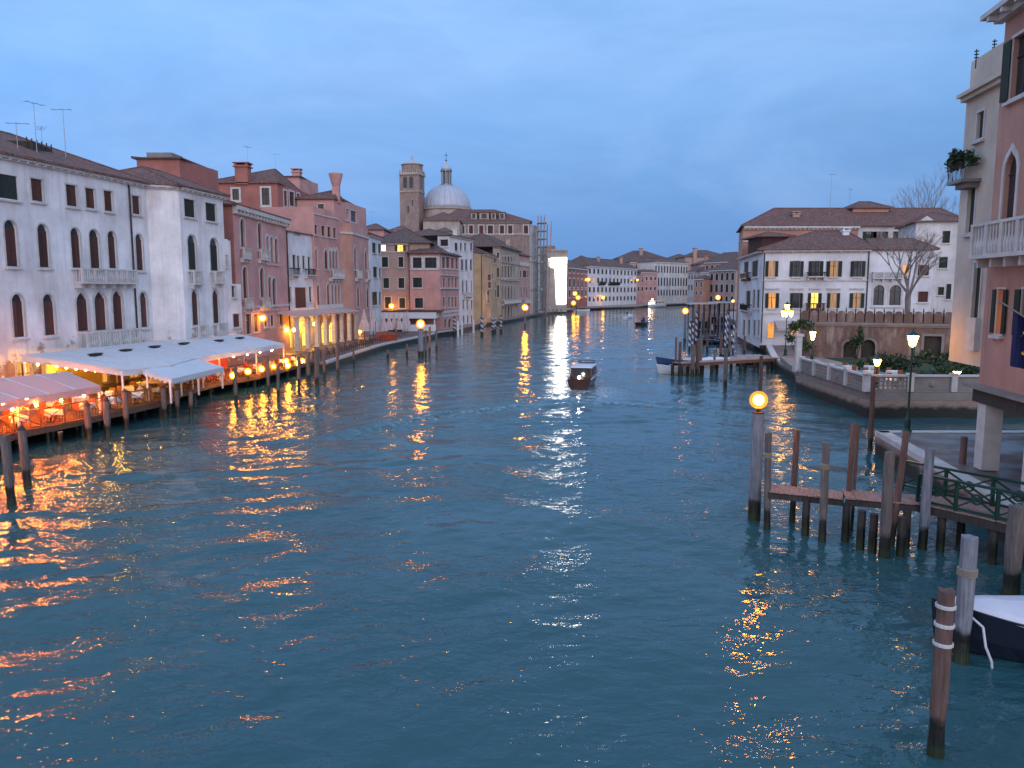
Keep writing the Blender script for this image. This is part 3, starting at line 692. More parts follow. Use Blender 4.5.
# ---- white house 5
B = Bld('narrow_white_house', 'narrow white house with dark shuttered windows at the end of the left row', (-25.3, 138, 1))
F = B.fac((-25.3, 138.05), (-25.0, 149), 1, 18.7)
for a, b, c, d in [(372, 376, 243, 253), (378, 380.8, 244, 253.5), (373, 377.3, 267, 277.5), (379, 381, 268, 277.5), (372, 377.5, 292, 305), (379, 381, 292, 305)]: B.win(F, a, b, c, d, sh='c', shm=GRSH, cw=.08)
B.cornice(F, 18.7); B.walls(WHITE2, 10); B.hip(F, 0, F.L, 10, 18.7, 2)

# ---- buildings rising behind the left row
def block(name, label, x0, x1, yt, Y, mat, wins=(), side=0, roofh=0, D=9, z0=1, cw=.14, roofmat=TILES, hl=None, hr=None, o=.4, cornice=False, x0b=None):
    zt = at_y((x0+x1)/2, yt, Y).z
    B = Bld(name, label, (gx(x0, Y), Y, z0)); pts = [(gx(x0, Y), Y), (gx(x1, Y), Y)]
    F = B.fac(pts[0], pts[1], z0, zt); Fs = None
    if side: Fs = B.fac(pts[1], (gx(x1, Y)+side*.12, Y+abs(side)), z0, zt); 
    for wn in wins:
        B.win(Fs if len(wn) > 5 and wn[5] == 's' else F, *wn[:4], kind=wn[4] if len(wn) > 4 else 'r', cw=cw)
    if cornice: B.cornice(F, zt)
    B.walls(mat, max(D, 2) if not side else .5, zt) if not side else B.walls(mat, D, zt)
    r = None
    if roofh: r = B.hip(F, 0, F.L, abs(side) or D, zt, roofh, o=o, mat=roofmat, hl=hl, hr=hr)
    return B, F, zt, r
B_, F_, z_, r_ = block('red_attic_block', 'flat-topped brick-red block rising behind the white palace roof', 144, 186, 159, 92, RED, side=9, D=8, roofh=.35, roofmat=TILES2)
g = MB(); g.box(F_.pt(2, -3, z_+.6), (3, 3, .8)); g.build('skylight', STONED, B_.r)
B_, F_, z_, r_ = block('red_rear_house', 'brick-red house with white-framed windows and hipped roof behind the pink palace', 212, 281, 183.5, 124, RED, wins=[(232.5, 239, 189, 200), (262, 269.5, 188, 205), (284, 286.8, 191, 206, 'r', 's'), (289.5, 294, 192, 206, 'r', 's'), (297, 299.5, 194, 206, 'r', 's')], side=13, D=12, roofh=3.0, cw=.3, hl=9, hr=2.5)
B_.chimney(r_, at_y(243.5, 185, 124.5), 2.0, 3.0, RED)
B_, F_, z_, r_ = block('upper_pink_block', 'pink roof storey with a flat dark roof and capped chimney behind the terraced palace', 270, 303, 177, 140, PINK2, side=9, D=9, roofh=.3, roofmat=TILES2)
B_.chimney(r_, at_y(297, 178, 141), 1.4, 1.2, PINK2)
B_, F_, z_, r_ = block('terrace_house', 'pink storey with sloping tiled roof set back behind the terrace parapet', 300, 336, 199.5, 131, PINK2, wins=[(318, 324, 204, 214)], side=8, D=8, roofh=2.4, hl=6, hr=1)
B_, F_, z_, r_ = block('tall_chimney_house', 'pink upper house with shuttered loggia and tall bell-shaped chimney', 333, 343, 200, 134, PINK2, wins=[(346, 349, 209, 220, 'r', 's'), (350.5, 356, 211, 222, 'r', 's')], side=14, D=10, roofh=1.2)
B_.chimney(r_, at_y(336.5, 203, 133.3), 1.15, 4.9, PINK2, 'bell')
antenna(at_y(276, 178, 150), 4.5, 'thin aerial beside the capped chimneys', 4)
antenna(at_y(248, 172, 126), 4, 'aerial standing left of the red rear house chimney', 4, 1.2)
for i, (a, b, yt, Y, h, lab) in enumerate([(360, 385, 224, 168, 3, 'low tiled roof with aerials behind the narrow white house'), (388, 412, 226, 205, 4, 'dark tiled roof left of the bell tower'), (196, 232, 187, 130, 2.5, 'dull tiled roof glimpsed behind the pink palace')]):
    block('rear_house', lab, a, b, yt+6, Y, PINK2, roofh=h, D=12)
antenna(at_y(372, 226, 165), 3, 'aerial cluster above the salmon house roof', 5)

# ---- the corner buildings by the square
B = Bld('beige_hotel', 'beige pink four-storey building with one lit attic window facing the square', (-25, 156, 1))
F = B.fac((gx(372, 156), 156), (gx(409.5, 156), 156), 1, at_y(400, 243.5, 156).z); F2 = B.fac((gx(409.5, 156), 156), (gx(430, 156), 156.1), 1, F.z1)
B.win(F, 381.5, 385.5, 241+4, 251, lit=LITW, cw=.08, sh=None); B.win(F, 397.5, 403, 241+4, 251.3, lit=LITY, cw=.08, sh='o', shm=BRSH)
for a, b, c, d in [(382, 388, 257, 267), (398.5, 403.3, 257, 267), (383.5, 389, 278, 288), (398.5, 404.3, 278, 288), (385, 391, 297, 308), (399.2, 405, 298, 308)]: B.win(F, a, b, c, d, sh='c', shm=GRSH, cw=.14)
B.band(F, at_y(395, 252.5, 156).z, .2); B.cornice(F, F.z1, step=1.2); B.pipe(F, 409, 246, 310, BRSH)
B.walls(BEIGE, 14); B.hip(F, 0, F.L+4.2, 14, F.z1, 3.2, hl=6, hr=6, mat=TILES2)
B = Bld('pink_loggia_house', 'pink corner house with a row of dark loggia windows under a low hipped roof', (-17, 155, 1))
zt = at_y(430, 253.5, 154.5).z
F = B.fac((gx(410, 154.6), 154.6), (gx(440.5, 154.2), 154.2), 1, zt); G = B.fac((gx(440.5, 154.2), 154.2), (gx(459, 172), 172), .3, zt)
for a, b in [(412.5, 421.5), (425, 436.5)]: B.win(F, a, b, 257.5, 268, cw=.3, sh=None, pane=GLASS)
for a in (411, 422.2, 437.5):
    g = MB(); u0, z0 = F.uz(a, 268); u1, z1 = F.uz(a+2, 257); F.box(g, u0, u1, .06, .16, z0, z1); g.build('pilaster', STONE, B.r)
for a, b, c, d in [(413, 422, 277.5, 287.5), (415, 423, 298, 308)]: B.win(F, a, b, c, d, sh='c', shm=GRSH, cw=.1)
for a, b, c, d in [(442, 445.3, 257, 268), (446, 449.6, 257, 268), (451, 453.7, 258, 268.5), (455.6, 457.8, 258.5, 269)]: B.win(G, a, b, c, d, cw=.18)
for c, d in ((278, 287.5), (297, 307)):
    for a, b in [(442.8, 445), (448, 450), (451.4, 453.4), (454.8, 457)]: B.win(G, a, b, c, d, cw=.14)
for a, b in [(444, 446.5), (448, 451), (453, 456)]: B.win(G, a, b, 318.5, 327, 'a', cw=.14, sill=False, name='door')
B.band(G, at_y(450, 289, 162).z, .25, .3); B.band(G, at_y(450, 276, 162).z, .2, .3); B.band(F, at_y(425, 269.5, 154.5).z, .2, .2)
g = MB(); u0, z0 = G.uz(443, 275); u1, z1 = G.uz(458.5, 271.5); G.box(g, u0, u1, .003, .1, z0, z1); g.build('painted_panel', PINK, B.r)
g = MB(); u0, z0 = G.uz(442.6, 317.5); u1, z1 = G.uz(458.5, 309.5); G.box(g, u0, u1, .003, .12, z0, z1); pn = g.build('sign_board', STONE, B.r)
# the lettering on the board is too blurred to read in the photograph: dark strokes of the same rhythm
g = MB(); rng = random.Random(4); u = u0+.5; uc = 0
while u < u1-.6:
    w_ = rng.uniform(.25, .5); zb = z0+(z1-z0)*.42; hh = (z1-z0)*rng.choice([.22, .22, .34])*(1.5 if uc == 0 else 1)
    G.box(g, u, u+.13, .122, .15, zb, zb+hh); G.box(g, u+.13, u+w_, .122, .15, zb+hh*rng.choice([0, .4, .75]), zb+hh*rng.choice([.25, .6, 1]) + .05)
    u += w_+.14; uc += 1
    if uc == 9: u += .6
g.build('lettering', NAVY, pn)
B.walls(PINK2, 9); B.hip(F, 0, F.L, 13, zt, 3.6, o=.7, hl=4.5, hr=3, mat=TILES2); B.hip(G, 0, G.L, 6, zt+.02, 1.3, o=.6, hl=3, hr=1, mat=TILES2)
B = Bld('white_canal_house', 'tall white canal house with slim dark windows right of the loggia house', (-9, 178, 1))
H0 = B.fac((gx(438, 170), 170.5), (gx(450, 170), 170), 1, at_y(445, 237, 170).z+.3); F = B.fac((gx(450, 170), 170), (gx(473.3, 186), 186), .3, H0.z1)
B.win(H0, 440.5, 448, 239.5, 246, cw=.25)
for c, d, xs in [(243, 250.5, [(454.6, 457.6), (460, 461.8), (464.2, 466), (470.2, 472.2)]), (259.5, 270, [(461, 463.2), (465.2, 467.3), (470, 472)]), (280.5, 292, [(462, 463.5), (465.8, 467.2), (470.9, 472)]), (300, 309, [(462.5, 464), (466.5, 468), (471, 472.3)]), (315.5, 323, [(463, 464.5), (467, 468.5), (471, 472.3)])]:
    for a, b in xs: B.win(F, a, b, c, d, sh='c', shm=GRSH, cw=.08)
B.balcony(F, 463.5, 470, 292.5, 297, .8); B.cornice(F, F.z1); B.walls(WHITE2, 12); B.hip(F, 0, F.L, 12, F.z1, 1.6, mat=TILES2, hl=4, hr=2)
B = Bld('ochre_house', 'plain ochre house with a blank side wall between the white and stone facades', (-7, 188, 1))
F = B.fac((gx(473.3, 186.2), 187.5), (gx(483, 188), 188), 1, at_y(480, 253.5, 188).z); G = B.fac((gx(483, 188), 188), (gx(497, 212), 212), .3, F.z1)
for a, b, c, d, k, l in [(486.5, 489.7, 290, 303, 'a', None), (494.8, 496.3, 290, 297, 'r', None), (492, 493.2, 274, 279, 'r', None), (487.5, 491, 274.5, 280.5, 'r', None), (488, 491, 282, 288, 'r', None), (494.5, 495.8, 282, 288, 'r', None), (488, 490.5, 309, 317, 'r', DIMO), (493.8, 495.8, 259, 263, 'r', None)]: B.win(G, a, b, c, d, k, lit=l, sh=None if l or k == 'a' else 'c', cw=.12)
B.pipe(F, 481.5, 256, 325, BRSH); B.cornice(G, F.z1); B.walls(YELLOW, 10); B.hip(G, 0, G.L, 12, F.z1, 2.6, mat=TILES2)
B = Bld('stone_palace', 'weathered stone palace with tall columned windows beside the ochre house', (2, 225, 1))
F = B.fac((gx(493, 213.5), 214), (gx(500, 214), 214), .5, at_y(505, 248, 220).z); G = B.fac((gx(500, 214), 214), (gx(519, 245), 245), .3, F.z1)
for c, d in ((252.5, 258.5), (267.5, 277), (285, 297)): B.win(F, 496.8, 499.3, c, d, 'a' if c > 260 else 'r', cw=.12)
for c, d, k in ((256.5, 262, 'r'), (266, 277.5, 'r'), (285.5, 299, 'a'), (306, 318, 'a')):
    for i in range(6):
        x = 501.6+i*2.95; B.win(G, x, x+1.5, c, d, k, cw=.35, hole=True)
for i in range(7):
    g = MB(); u = .3+G.L*.97*i/7; G.box(g, u, u+.45, .003, .3, 1, G.z1-1); g.build('pilaster', STONEW, B.r)
for y in (264, 281, 302): B.band(G, at_y(510, y, 230).z, .4, .4, STONEW)
B.balcony(G, 501, 518, 299.5, 303.5, 1.2); B.cornice(G, G.z1, STONEW, step=1.5); B.cornice(F, G.z1, STONEW); B.walls(STONEW, 12); B.hip(G, 0, G.L, 13, G.z1, 4, mat=TILES2, o=.9)
B = Bld('small_pink_house', 'small faded pink house with dark red windows beside the scaffolded church', (4, 250, 1))
G = B.fac((gx(519, 246), 246), (gx(529, 260), 260), .3, at_y(524, 256, 252).z)
B.win(G, 519.8, 521.2, 270.5, 277.5, sh='c'); B.win(G, 522.7, 526.5, 270.5, 277.5, sh='c'); B.win(G, 527.3, 528.5, 270.5, 277.5, sh='c')
for a in (520.5, 523.5, 526.2): B.win(G, a, a+1.3, 287, 298, cw=.15)
B.balcony(G, 522, 528.5, 299, 303.5, 1.2); B.band(G, at_y(524, 266, 252).z, 1.2, .3); B.walls(PINK2, 10); B.hip(G, 0, G.L, 10, G.z1, 2, mat=TILES2)
# ---- great brick palace behind
B = Bld('brick_palace', 'huge brick palace with a row of square white-framed windows under its tiled roof', (-8, 265, 1))
zt = at_y(495, 222, 264).z
F = B.fac((gx(440, 264), 264), (gx(529.5, 264), 264), 1, zt); G = B.fac((gx(529.5, 264), 264), (gx(531, 290), 290), 1, zt, WHITE3)
for a, b in [(460.6, 464.5), (469, 473), (479.2, 483.4), (487.8, 493), (499.8, 504), (508.2, 512.4), (523.8, 528)]: B.win(F, a, b, 225.5, 233.8, cw=.35, sh='c')
B.band(F, at_y(495, 234.5, 264).z, .3, .2); B.cornice(F, zt, step=1.4, d=.7); B.walls(BRICKP, 26)
rf = B.hip(F, 0, F.L, 26, zt, 5.2, o=.9, hl=6, hr=13, mat=TILES)
for a, b in ((471, 477), (479.5, 489), (491, 496), (499, 505)):
    g = MB(); c0 = at_y(a, 219.5, 266.5); c1 = at_y(b, 213, 266.5); g.box(((c0.x+c1.x)/2, 268, (c0.z+c1.z)/2), (c1.x-c0.x, 5, c1.z-c0.z)); dq = g.build('dormer', STONEW, rf)
    g = MB(); g.box(((c0.x+c1.x)/2, 265.45, (c0.z+c1.z)/2), ((c1.x-c0.x)*.5, .08, (c1.z-c0.z)*.7)); g.build('window', GLASS, dq); g = MB(); g.box(((c0.x+c1.x)/2, 268, c1.z+.15), (c1.x-c0.x+.5, 5.6, .25)); g.build('roof', TILES, dq)
# ---- low roofs between the palace and the beige house
block('gabled_house', 'white gabled attic showing between brown roofs below the bell tower', 412, 434, 236, 200, WHITE3, wins=[(418, 427, 238, 242)], roofh=2.5, D=10)
block('rear_house', 'tiled roof with a small white wall below the dome', 436, 452, 232, 215, WHITE3, roofh=3, D=10)
block('rear_house', 'wide brown roof in front of the bell tower', 425, 460, 221, 240, STONEW, roofh=4, D=14)
block('rear_house', 'tiled roof right behind the ochre house', 478, 500, 243, 232, STONEW, roofh=4.5, D=12)
block('church_apse', 'low curved church wall under the dome', 424, 470, 219, 285, STONEW, roofh=2.5, D=18)
# ---- bell tower
B = Bld('bell_tower', 'old brick bell tower with twin belfry arches and a round top', (gx(413, 292), 292, 1), 'tower')
zt = at_y(411, 172.5, 290).z
F = B.fac((gx(401.3, 290), 290), (gx(420, 288.5), 288.5), 1, zt); G = B.fac((gx(420, 288.5), 288.5), (gx(425.8, 296), 296), 1, zt)
za = at_y(411, 188, 290).z; zb = at_y(411, 177, 290).z
for u in (.30, .62): B.winu(F, F.L*u-.75, F.L*u+.75, za, zb, 'a', case=STONED, cw=.25, sill=False)
B.winu(G, G.L*.5-.7, G.L*.5+.7, za, zb, 'a', case=STONED, cw=.2, sill=False)
B.winu(F, F.L*.40, F.L*.48, za-9, za-6.5, case=STONED, cw=.2, sill=False); B.winu(F, F.L*.64, F.L*.7, za-6.5, za-4.5, case=STONED, cw=.2, sill=False)
for F_ in (F, G):
    B.band(F_, zt-.9, .9, .5, STONEW); B.band(F_, za-1.5, .5, .25, STONEW); B.band(F_, za-16, .4, .15, STONEW)
    g = MB()
    for k in range(9): u = F_.L*(k+.1)/9; F_.box(g, u, u+F_.L*.045, .05, .3, zt+.02, zt+1.0)
    g.build('parapet', STONEW, B.r)
B.walls(BRICKP, 7.2)
cx = (F.p0+F.p1)/2-F.n*4.0
g = MB(); r = 3.9; h = at_y(411, 163.5, 290).z-zt; g.lathe((cx.x, cx.y, zt), [(r, 0), (r, h-.3), (r+.3, h-.25), (r+.3, h)], 12); g.build('drum', BRICKP, B.r)
g = MB(); g.lathe((cx.x, cx.y, zt+h), [(r+.2, 0), (r*.7, .9), (r*.25, 1.7), (.35, 2.0), (.5, 2.4), (.5, 3.0), (.1, 4.2)], 12); g.build('roof', LEADM, B.r)
# ---- dome
D0 = Vector((gx(447.5, 300), 300, 0)); zc = at_y(447, 209, 300).z
B = thing('church_dome', 'large pale lead dome with a columned lantern and cross beside the bell tower', 'dome', (D0.x, D0.y, zc-12))
g = MB(); Rr = 9.1; g.lathe((D0.x, D0.y, zc), [(Rr*math.cos(a*math.pi/2/14), Rr*1.0*math.sin(a*math.pi/2/14)) for a in range(14)]+[(1.6, Rr+.02)], 40); dm = g.build('shell', LEADM, B, smooth=True)
g = MB()
for k in range(24):
    t = 2*math.pi*k/24
    for a in range(12):
        p = [Vector((D0.x+(Rr+.05)*math.cos(q)*math.cos(t), D0.y+(Rr+.05)*math.cos(q)*math.sin(t), zc+(Rr+.05)*math.sin(q))) for q in (a*math.pi/2/13, (a+1)*math.pi/2/13)]
        g.tube(p[0], p[1], .09, n=4, cap=False)
g.build('rib', LEADM, dm)
g = MB(); g.lathe((D0.x, D0.y, zc-12), [(Rr+.3, 0), (Rr+.3, 11), (Rr+.8, 11.3), (Rr+.8, 11.95)], 32); g.build('drum', STONEW, B)
zl = zc+Rr
g = MB(); g.lathe((D0.x, D0.y, zl-.4), [(2.4, 0), (2.4, .5), (1.3, .6), (1.3, 5.2), (2.3, 5.3), (2.3, 5.7)], 12)
for k in range(8):
    t = 2*math.pi*k/8; g.tube((D0.x+1.75*math.cos(t), D0.y+1.75*math.sin(t), zl+.1), (D0.x+1.75*math.cos(t), D0.y+1.75*math.sin(t), zl+5), .25, n=6)
ln = g.build('lantern', STEEL, B)
g = MB(); g.lathe((D0.x, D0.y, zl+5.3), [(2.1, 0), (1.95, .8), (1.4, 1.7), (.6, 2.3), (.25, 2.7), (.4, 3.2), (.1, 3.6)], 16); g.build('lantern_cap', LEADM, ln, smooth=True)
g = MB(); g.box((D0.x, D0.y, zl+10.3), (.16, .16, 3.2)); g.box((D0.x, D0.y, zl+10.9), (1.5, .16, .16)); g.sphere((D0.x, D0.y, zl+8.9), .35); g.build('cross', IRON, ln)
# ---- church front under scaffolding
B = Bld('church', 'tall white church front half hidden by scaffolding', (8, 270, 1), 'church')
F = B.fac((gx(528.8, 264.3), 264.3), (gx(541, 279), 279), .5, at_y(534, 224, 266).z)
for y in (262, 290): B.band(F, at_y(534, y, 268).z, .6, .6)
for u in (.5, 3.4, 6.3, 10):
    g = MB(); F.box(g, u, u+.8, .003, .45, 1, at_y(534, 262, 268).z); g.build('pilaster', STONE, B.r)
B.winu(F, 4.6, 6, 12, 17, 'a'); B.winu(F, 4.4, 6.2, 1.2, 6, name='door', sill=False, sh='c'); B.walls(WHITE3, 14)
s_ = thing('scaffolding', 'tall dark scaffolding tower wrapping the church corner', 'scaffolding', (gx(540, 276), 272, 1))
xs = [gx(537, 270), gx(540, 270), gx(543, 270), gx(546, 270)]; zt = at_y(540, 216, 270).z; g = MB(); g2 = MB()
for x in xs:
    for y in (266, 269, 272): g.tube((x, y, 0.5), (x+.3, y, zt-(x > xs[2])*3), .08, n=5)
k = 2.0
while k < zt-2:
    for y in (266, 269, 272): g.beam((xs[0], y, k), (xs[3], y, k), .12, .12)
    for x in xs: g.beam((x, 266, k), (x, 272, k), .12, .12)
    g2.box(((xs[0]+xs[3])/2, 269, k+.12), (xs[3]-xs[0], 5.6, .08)); 
    g.beam((xs[0], 266, k), (xs[1], 266, k+2.6), .1, .1); g.beam((xs[3], 266, k), (xs[2], 266, k+2.6), .1, .1); k += 2.7
g.build('frame', STEEL, s_); g2.build('platform', DARKW, s_)
g = MB(); g.beam((xs[3]+.2, 259.8, 2), (xs[3]+1.2, 259.8, at_y(546, 222, 262).z), .35, .35); g.build('mast', SALMON, s_)
# ---- building wrapped for works with a floodlit panel
B = Bld('wrapped_building', 'sheeted building with a glaring white floodlit panel', (20, 300, 1))
F = B.fac((gx(546, 296), 296), (gx(567, 302), 302), .5, at_y(556, 250, 298).z); B.walls(STONEW, 12)
g = MB(); F.poly(g, [F.uz(*p) for p in ((549, 258.5), (566.5, 257.5), (565.5, 304), (556.5, 304), (555, 268), (549.5, 266.5))], .02, .2); g.build('floodlit_panel', SCREEN, B.r)  # emissive sheet in place of floodlight falling on the wrap
g = MB(); g.box(F.pt(5, -5, F.z1+.9), (5, 5, 1.7)); g.build('roof_cabin', STONED, B.r); B.band(F, F.z1-.4, .7, .5, STONEW)

# ============================================================ FAR BANK ACROSS THE BEND
def farb(name, label, x0, Y0, x1, Y1, yt, mat, rows, n, roofh=3.0, z0=.6, skip=(), kind='r', wfrac=.42, sh='c', case=True, D=14, lits=(), shm=GRSH, o=.6):
    zt = at_y((x0+x1)/2, yt, (Y0+Y1)/2).z
    B = Bld(name, label, (gx(x0, Y0), Y0, z0)); F = B.fac((gx(x0, Y0), Y0), (gx(x1, Y1), Y1), z0, zt)
    pitch = F.L/n
    for j, (a, b) in enumerate(rows):
        for i in range(n):
            if (j, i) in skip: continue
            u = pitch*(i+.5); zz1 = at_y((x0+x1)/2, a, (Y0+Y1)/2).z; zz0 = at_y((x0+x1)/2, b, (Y0+Y1)/2).z
            B.winu(F, u-pitch*wfrac/2, u+pitch*wfrac/2, zz0, zz1, kind, sh=None, lit=LITO if (j, i) in lits else None, case=STONE if case else None, cw=pitch*.07, sill=False, hole=False, pane=GLASS)
    B.band(F, zt-.5, .5, .6); B.walls(mat, D)
    r = B.hip(F, 0, F.L, D, zt, roofh, o=o, mat=TILES2) if roofh else None
    return B, F, zt, r
farb('red_palace', 'dark red palace with white trim left of the long white hotel across the bend', 567.5, 345, 587.5, 382, 268.5, RED, [(270, 273), (279, 287), (290, 297)], 5, 4)
B_, F_, z_, r_ = farb('long_white_hotel', 'long white four-storey hotel with regular dark windows across the bend', 587.5, 384, 636.5, 440, 267.5, WHITE2, [(270, 274.5), (278.5, 283), (287.5, 292), (296.5, 300.5)], 13, 4.5, lits=((1, 1),))
for a, b in ((2.5, 3.4), (5, 7.2)): B_.balu(F_, F_.L*a/13, F_.L*b/13+3, at_y(612, 284.5, 412).z, at_y(612, 282, 412).z, 1.2, IRON, iron=False)
farb('pink_side_house', 'dull pink house right of the long white hotel', 636.5, 441, 647.5, 452, 276, PINK2, [(279, 282), (287, 291)], 3, 2)
farb('tall_pink_house', 'tall pinkish house rising behind the long white hotel', 629, 462, 652, 470, 262.5, PINK2, [(265, 268)], 5, 5, D=20)
B_, F_, z_, r_ = farb('arcaded_white_palace', 'pale palace with rows of tall arched windows at the end of the canal', 654, 455, 687.5, 478, 262.5, WHITE3, [(266, 273), (277.5, 286), (289.5, 295.5)], 12, 2.2, kind='a', wfrac=.45)
F2 = farb('lower_pink_wing', 'low pink wing in front of the pale arcaded palace', 640, 446, 657, 453, 272.5, PINK2, [(277, 280), (287, 290)], 4, 1.5, D=5)
for a, b, y, Y, h, l in [(566, 600, 262, 430, 5, 'low brown roof behind the red palace'), (602, 640, 263, 490, 4, 'long brown roof behind the white hotel'), (618, 664, 256, 540, 5.5, 'wide hipped terracotta roof, highest across the bend'), (664, 700, 258, 545, 4.5, 'grey brown roof behind the arcaded palace'), (684, 728, 255, 520, 5, 'dark rounded roof mass right of the arcaded palace'), (700, 745, 262, 470, 5, 'mixed terracotta roof near the right bend')]:
    block('distant_house', l, a, b, y+2, Y, BEIGE, roofh=h, D=26, roofmat=TILES2, o=.8)
farb('grey_narrow_house', 'narrow grey house between the arcaded palace and small orange house', 687.5, 440, 696, 430, 272, WHITE3, [(275, 279), (285, 290)], 3, 3)
farb('small_orange_house', 'small orange house with two white-framed windows near the far landing stage', 694, 352, 703.5, 348, 279, SALMON, [(282, 287), (291, 295)], 2, 2, D=8, wfrac=.3)
farb('brown_gothic_house', 'brown house with a wide loggia window at the right bend', 709, 352, 735, 335, 270, BEIGE, [(273, 280), (284, 292), (296, 301)], 5, 4, kind='a', wfrac=.5)
farb('grey_canal_house', 'grey canal house behind the small orange house', 700, 385, 712, 380, 272, WHITE3, [(275, 281), (286, 293)], 3, 3)
farb('terracotta_house', 'taller terracotta house set back near the right bend', 704, 420, 735, 400, 262, SALMON, [(265, 269)], 6, 5)
for i, (px, py, Y) in enumerate([(641, 250, 545), (695, 250, 520)]):
    mb = MB(); p = at_y(px, py, Y); mb.box((p.x, p.y, p.z-4), (2.2, 2.2, 10)); mb.box((p.x, p.y, p.z+1.2), (3, 3, .5))
    tag(mb.build('chimney_stack', BEIGE, loc=p), ['square chimney stack on the highest far roof', 'dark chimney stack on the rounded far roof'][i], 'chimney')

# ============================================================ RIGHT BANK
# ---- white house by the quay
B = Bld('white_quayside_house', 'white two-tone house with dark green shutters and lit windows on the right quay', (36, 110, 1.2))
zt = at_y(810, 250.5, 109).z
Ls = B.fac((gx(739, 137), 137), (gx(761.7, 109.5), 109.5), .8, zt); F = B.fac((gx(761.7, 109.5), 109.5), (gx(868, 107.5), 107.5), 1.2, zt); F2 = B.fac((gx(868, 107.5), 107.5), (gx(932, 106.5), 106.6), 1.2, zt-.1)
for (a, b), l in zip([(768.5, 775), (793, 800), (812, 819.5), (830, 838), (854, 861.5)], (DIMO, None, None, DIMO, None)): B.win(F, a, b, 261, 276.7, sh='o', shm=GRSH, lit=l, cw=.1)
for (a, b), l in zip([(768.5, 775.5), (793, 799.5), (811, 818), (830, 836.5), (853, 860.5)], (LITO, None, LITY, DIMO, DIMO)): B.win(F, a, b, 293, 308, sh='o', shm=GRSH, lit=l, cw=.1)
for y in (281, 314): B.band(F, at_y(810, y, 108.5).z, .2, .16)
for a, b in [(765.5, 779), (790, 803), (809, 821), (827, 840), (850, 864)]:
    u0, _ = F.uz(a, 288); u1, _ = F.uz(b, 288); g = MB(); F.box(g, u0, u1, .003, .2, at_y(810, 289.5, 108.5).z, at_y(810, 287.8, 108.5).z); g.build('lintel', STONE, B.r)
B.balcony(F, 806.5, 824.5, 272, 277.5, .9, iron=True); B.balcony(F, 805.5, 823.5, 303, 313, .9, BRSH)
for a, b in ((767.5, 774), (791, 798.5)): B.win(F, a, b, 323 if a < 780 else 330, 338, lit=LITO, cw=.1, sill=False, name='door' if a < 780 else 'window')
B.win(F, 838, 846, 326, 342, lit=LITO, cw=.1, sill=False)
for a, b, c, d in [(744, 748.5, 262, 277), (752, 758, 261, 276.5), (746, 750.5, 291, 308), (753, 755, 290, 308), (757, 759.5, 290, 308)]: B.win(Ls, a, b, c, d, sh='c', shm=GRSH, cw=.2)
for a, b in [(743, 745), (748, 750), (753.5, 755.5), (758, 759.5)]: B.win(Ls, a, b, 320, 336, cw=.1, sh='c')
B.balcony(Ls, 744, 752, 304, 311, .8, iron=True); B.balcony(Ls, 744, 751, 273, 279, .7, MAHOG)
B.cornice(F, zt, d=.6, step=1.2); B.cornice(Ls, zt, d=.6, step=1.2)
for a, b in ((873.5, 884), (889.5, 901)): B.win(F2, a, b, 285, 305, 'a', cw=.25, sash=True)
B.win(F2, 902.5, 909, 264.5, 274.5, lit=LITO, cw=.1); B.win(F2, 917.5, 929, 265, 275.5, cw=.1, sh='c'); B.win(F2, 918, 928, 291.5, 302, cw=.1, sh='c')
B.balcony(F2, 872, 902, 272, 279, .6); B.pipe(F, 764.5, 254, 343, IRON); B.pipe(F2, 869, 252, 318, IRON)
B.walls(WHITE2, 10)
B.hip(F, -.2, F.L+.2, 16, zt, at_y(830, 232.5, 116).z-zt, hl=8, hr=2, o=.7, mat=TILES, sk=2.8); B.hip(F2, .8, F2.L, 7, zt-.05, 1.6, hl=.3, hr=2, o=.5, mat=TILES)
# ---- big pink building behind with long roof
B = Bld('long_pink_building', 'long pink building with a projecting eave behind the white quayside house', (50, 150, 1.2))
zt = at_y(790, 226.5, 150).z
Ls = B.fac((gx(737, 172), 172), (gx(741, 150), 150), 1.2, zt); F = B.fac((gx(741, 150), 150), (gx(855, 150), 150), 1.2, zt); F3 = B.fac((gx(855, 150), 150), (gx(966, 150), 150), 1.2, zt, WHITE3)
B.band(F, at_y(780, 242, 150).z, .3, .15, STONE); B.cornice(F, zt, d=.8, step=.8, h=.6); B.winu(Ls, 4, 8, zt-6, zt-2, sh='c')
for a, b in ((866, 873), (876, 884), (893, 901), (905, 912.5)): B.win(F3, a, b, 231.5, 241, sh='o' if a < 880 else 'c', shm=GRSH, cw=.1)
B.win(F3, 942.5, 950, 231, 243, sh='c', shm=GRSH); B.walls(SALMON, 16)
B.hip(F, .1, F.L+F3.L+.6, 16, zt, at_y(800, 209, 158).z-zt, hl=7, hr=3, o=.8, mat=TILES, sk=4.2)
b2, f2, z2, r2 = block('raised_roof_lantern', 'small raised hipped roof on the ridge of the long pink building', 849, 884, 208.5, 156, SALMON, roofh=1.5, D=6, z0=20, o=.6)
b2, f2, z2, r2 = block('dark_gabled_dormer', 'dark open loft with its own little roof left of the white house roof', 760, 786, 237, 138, BRSH, roofh=1.0, D=8, z0=14, o=1.0)
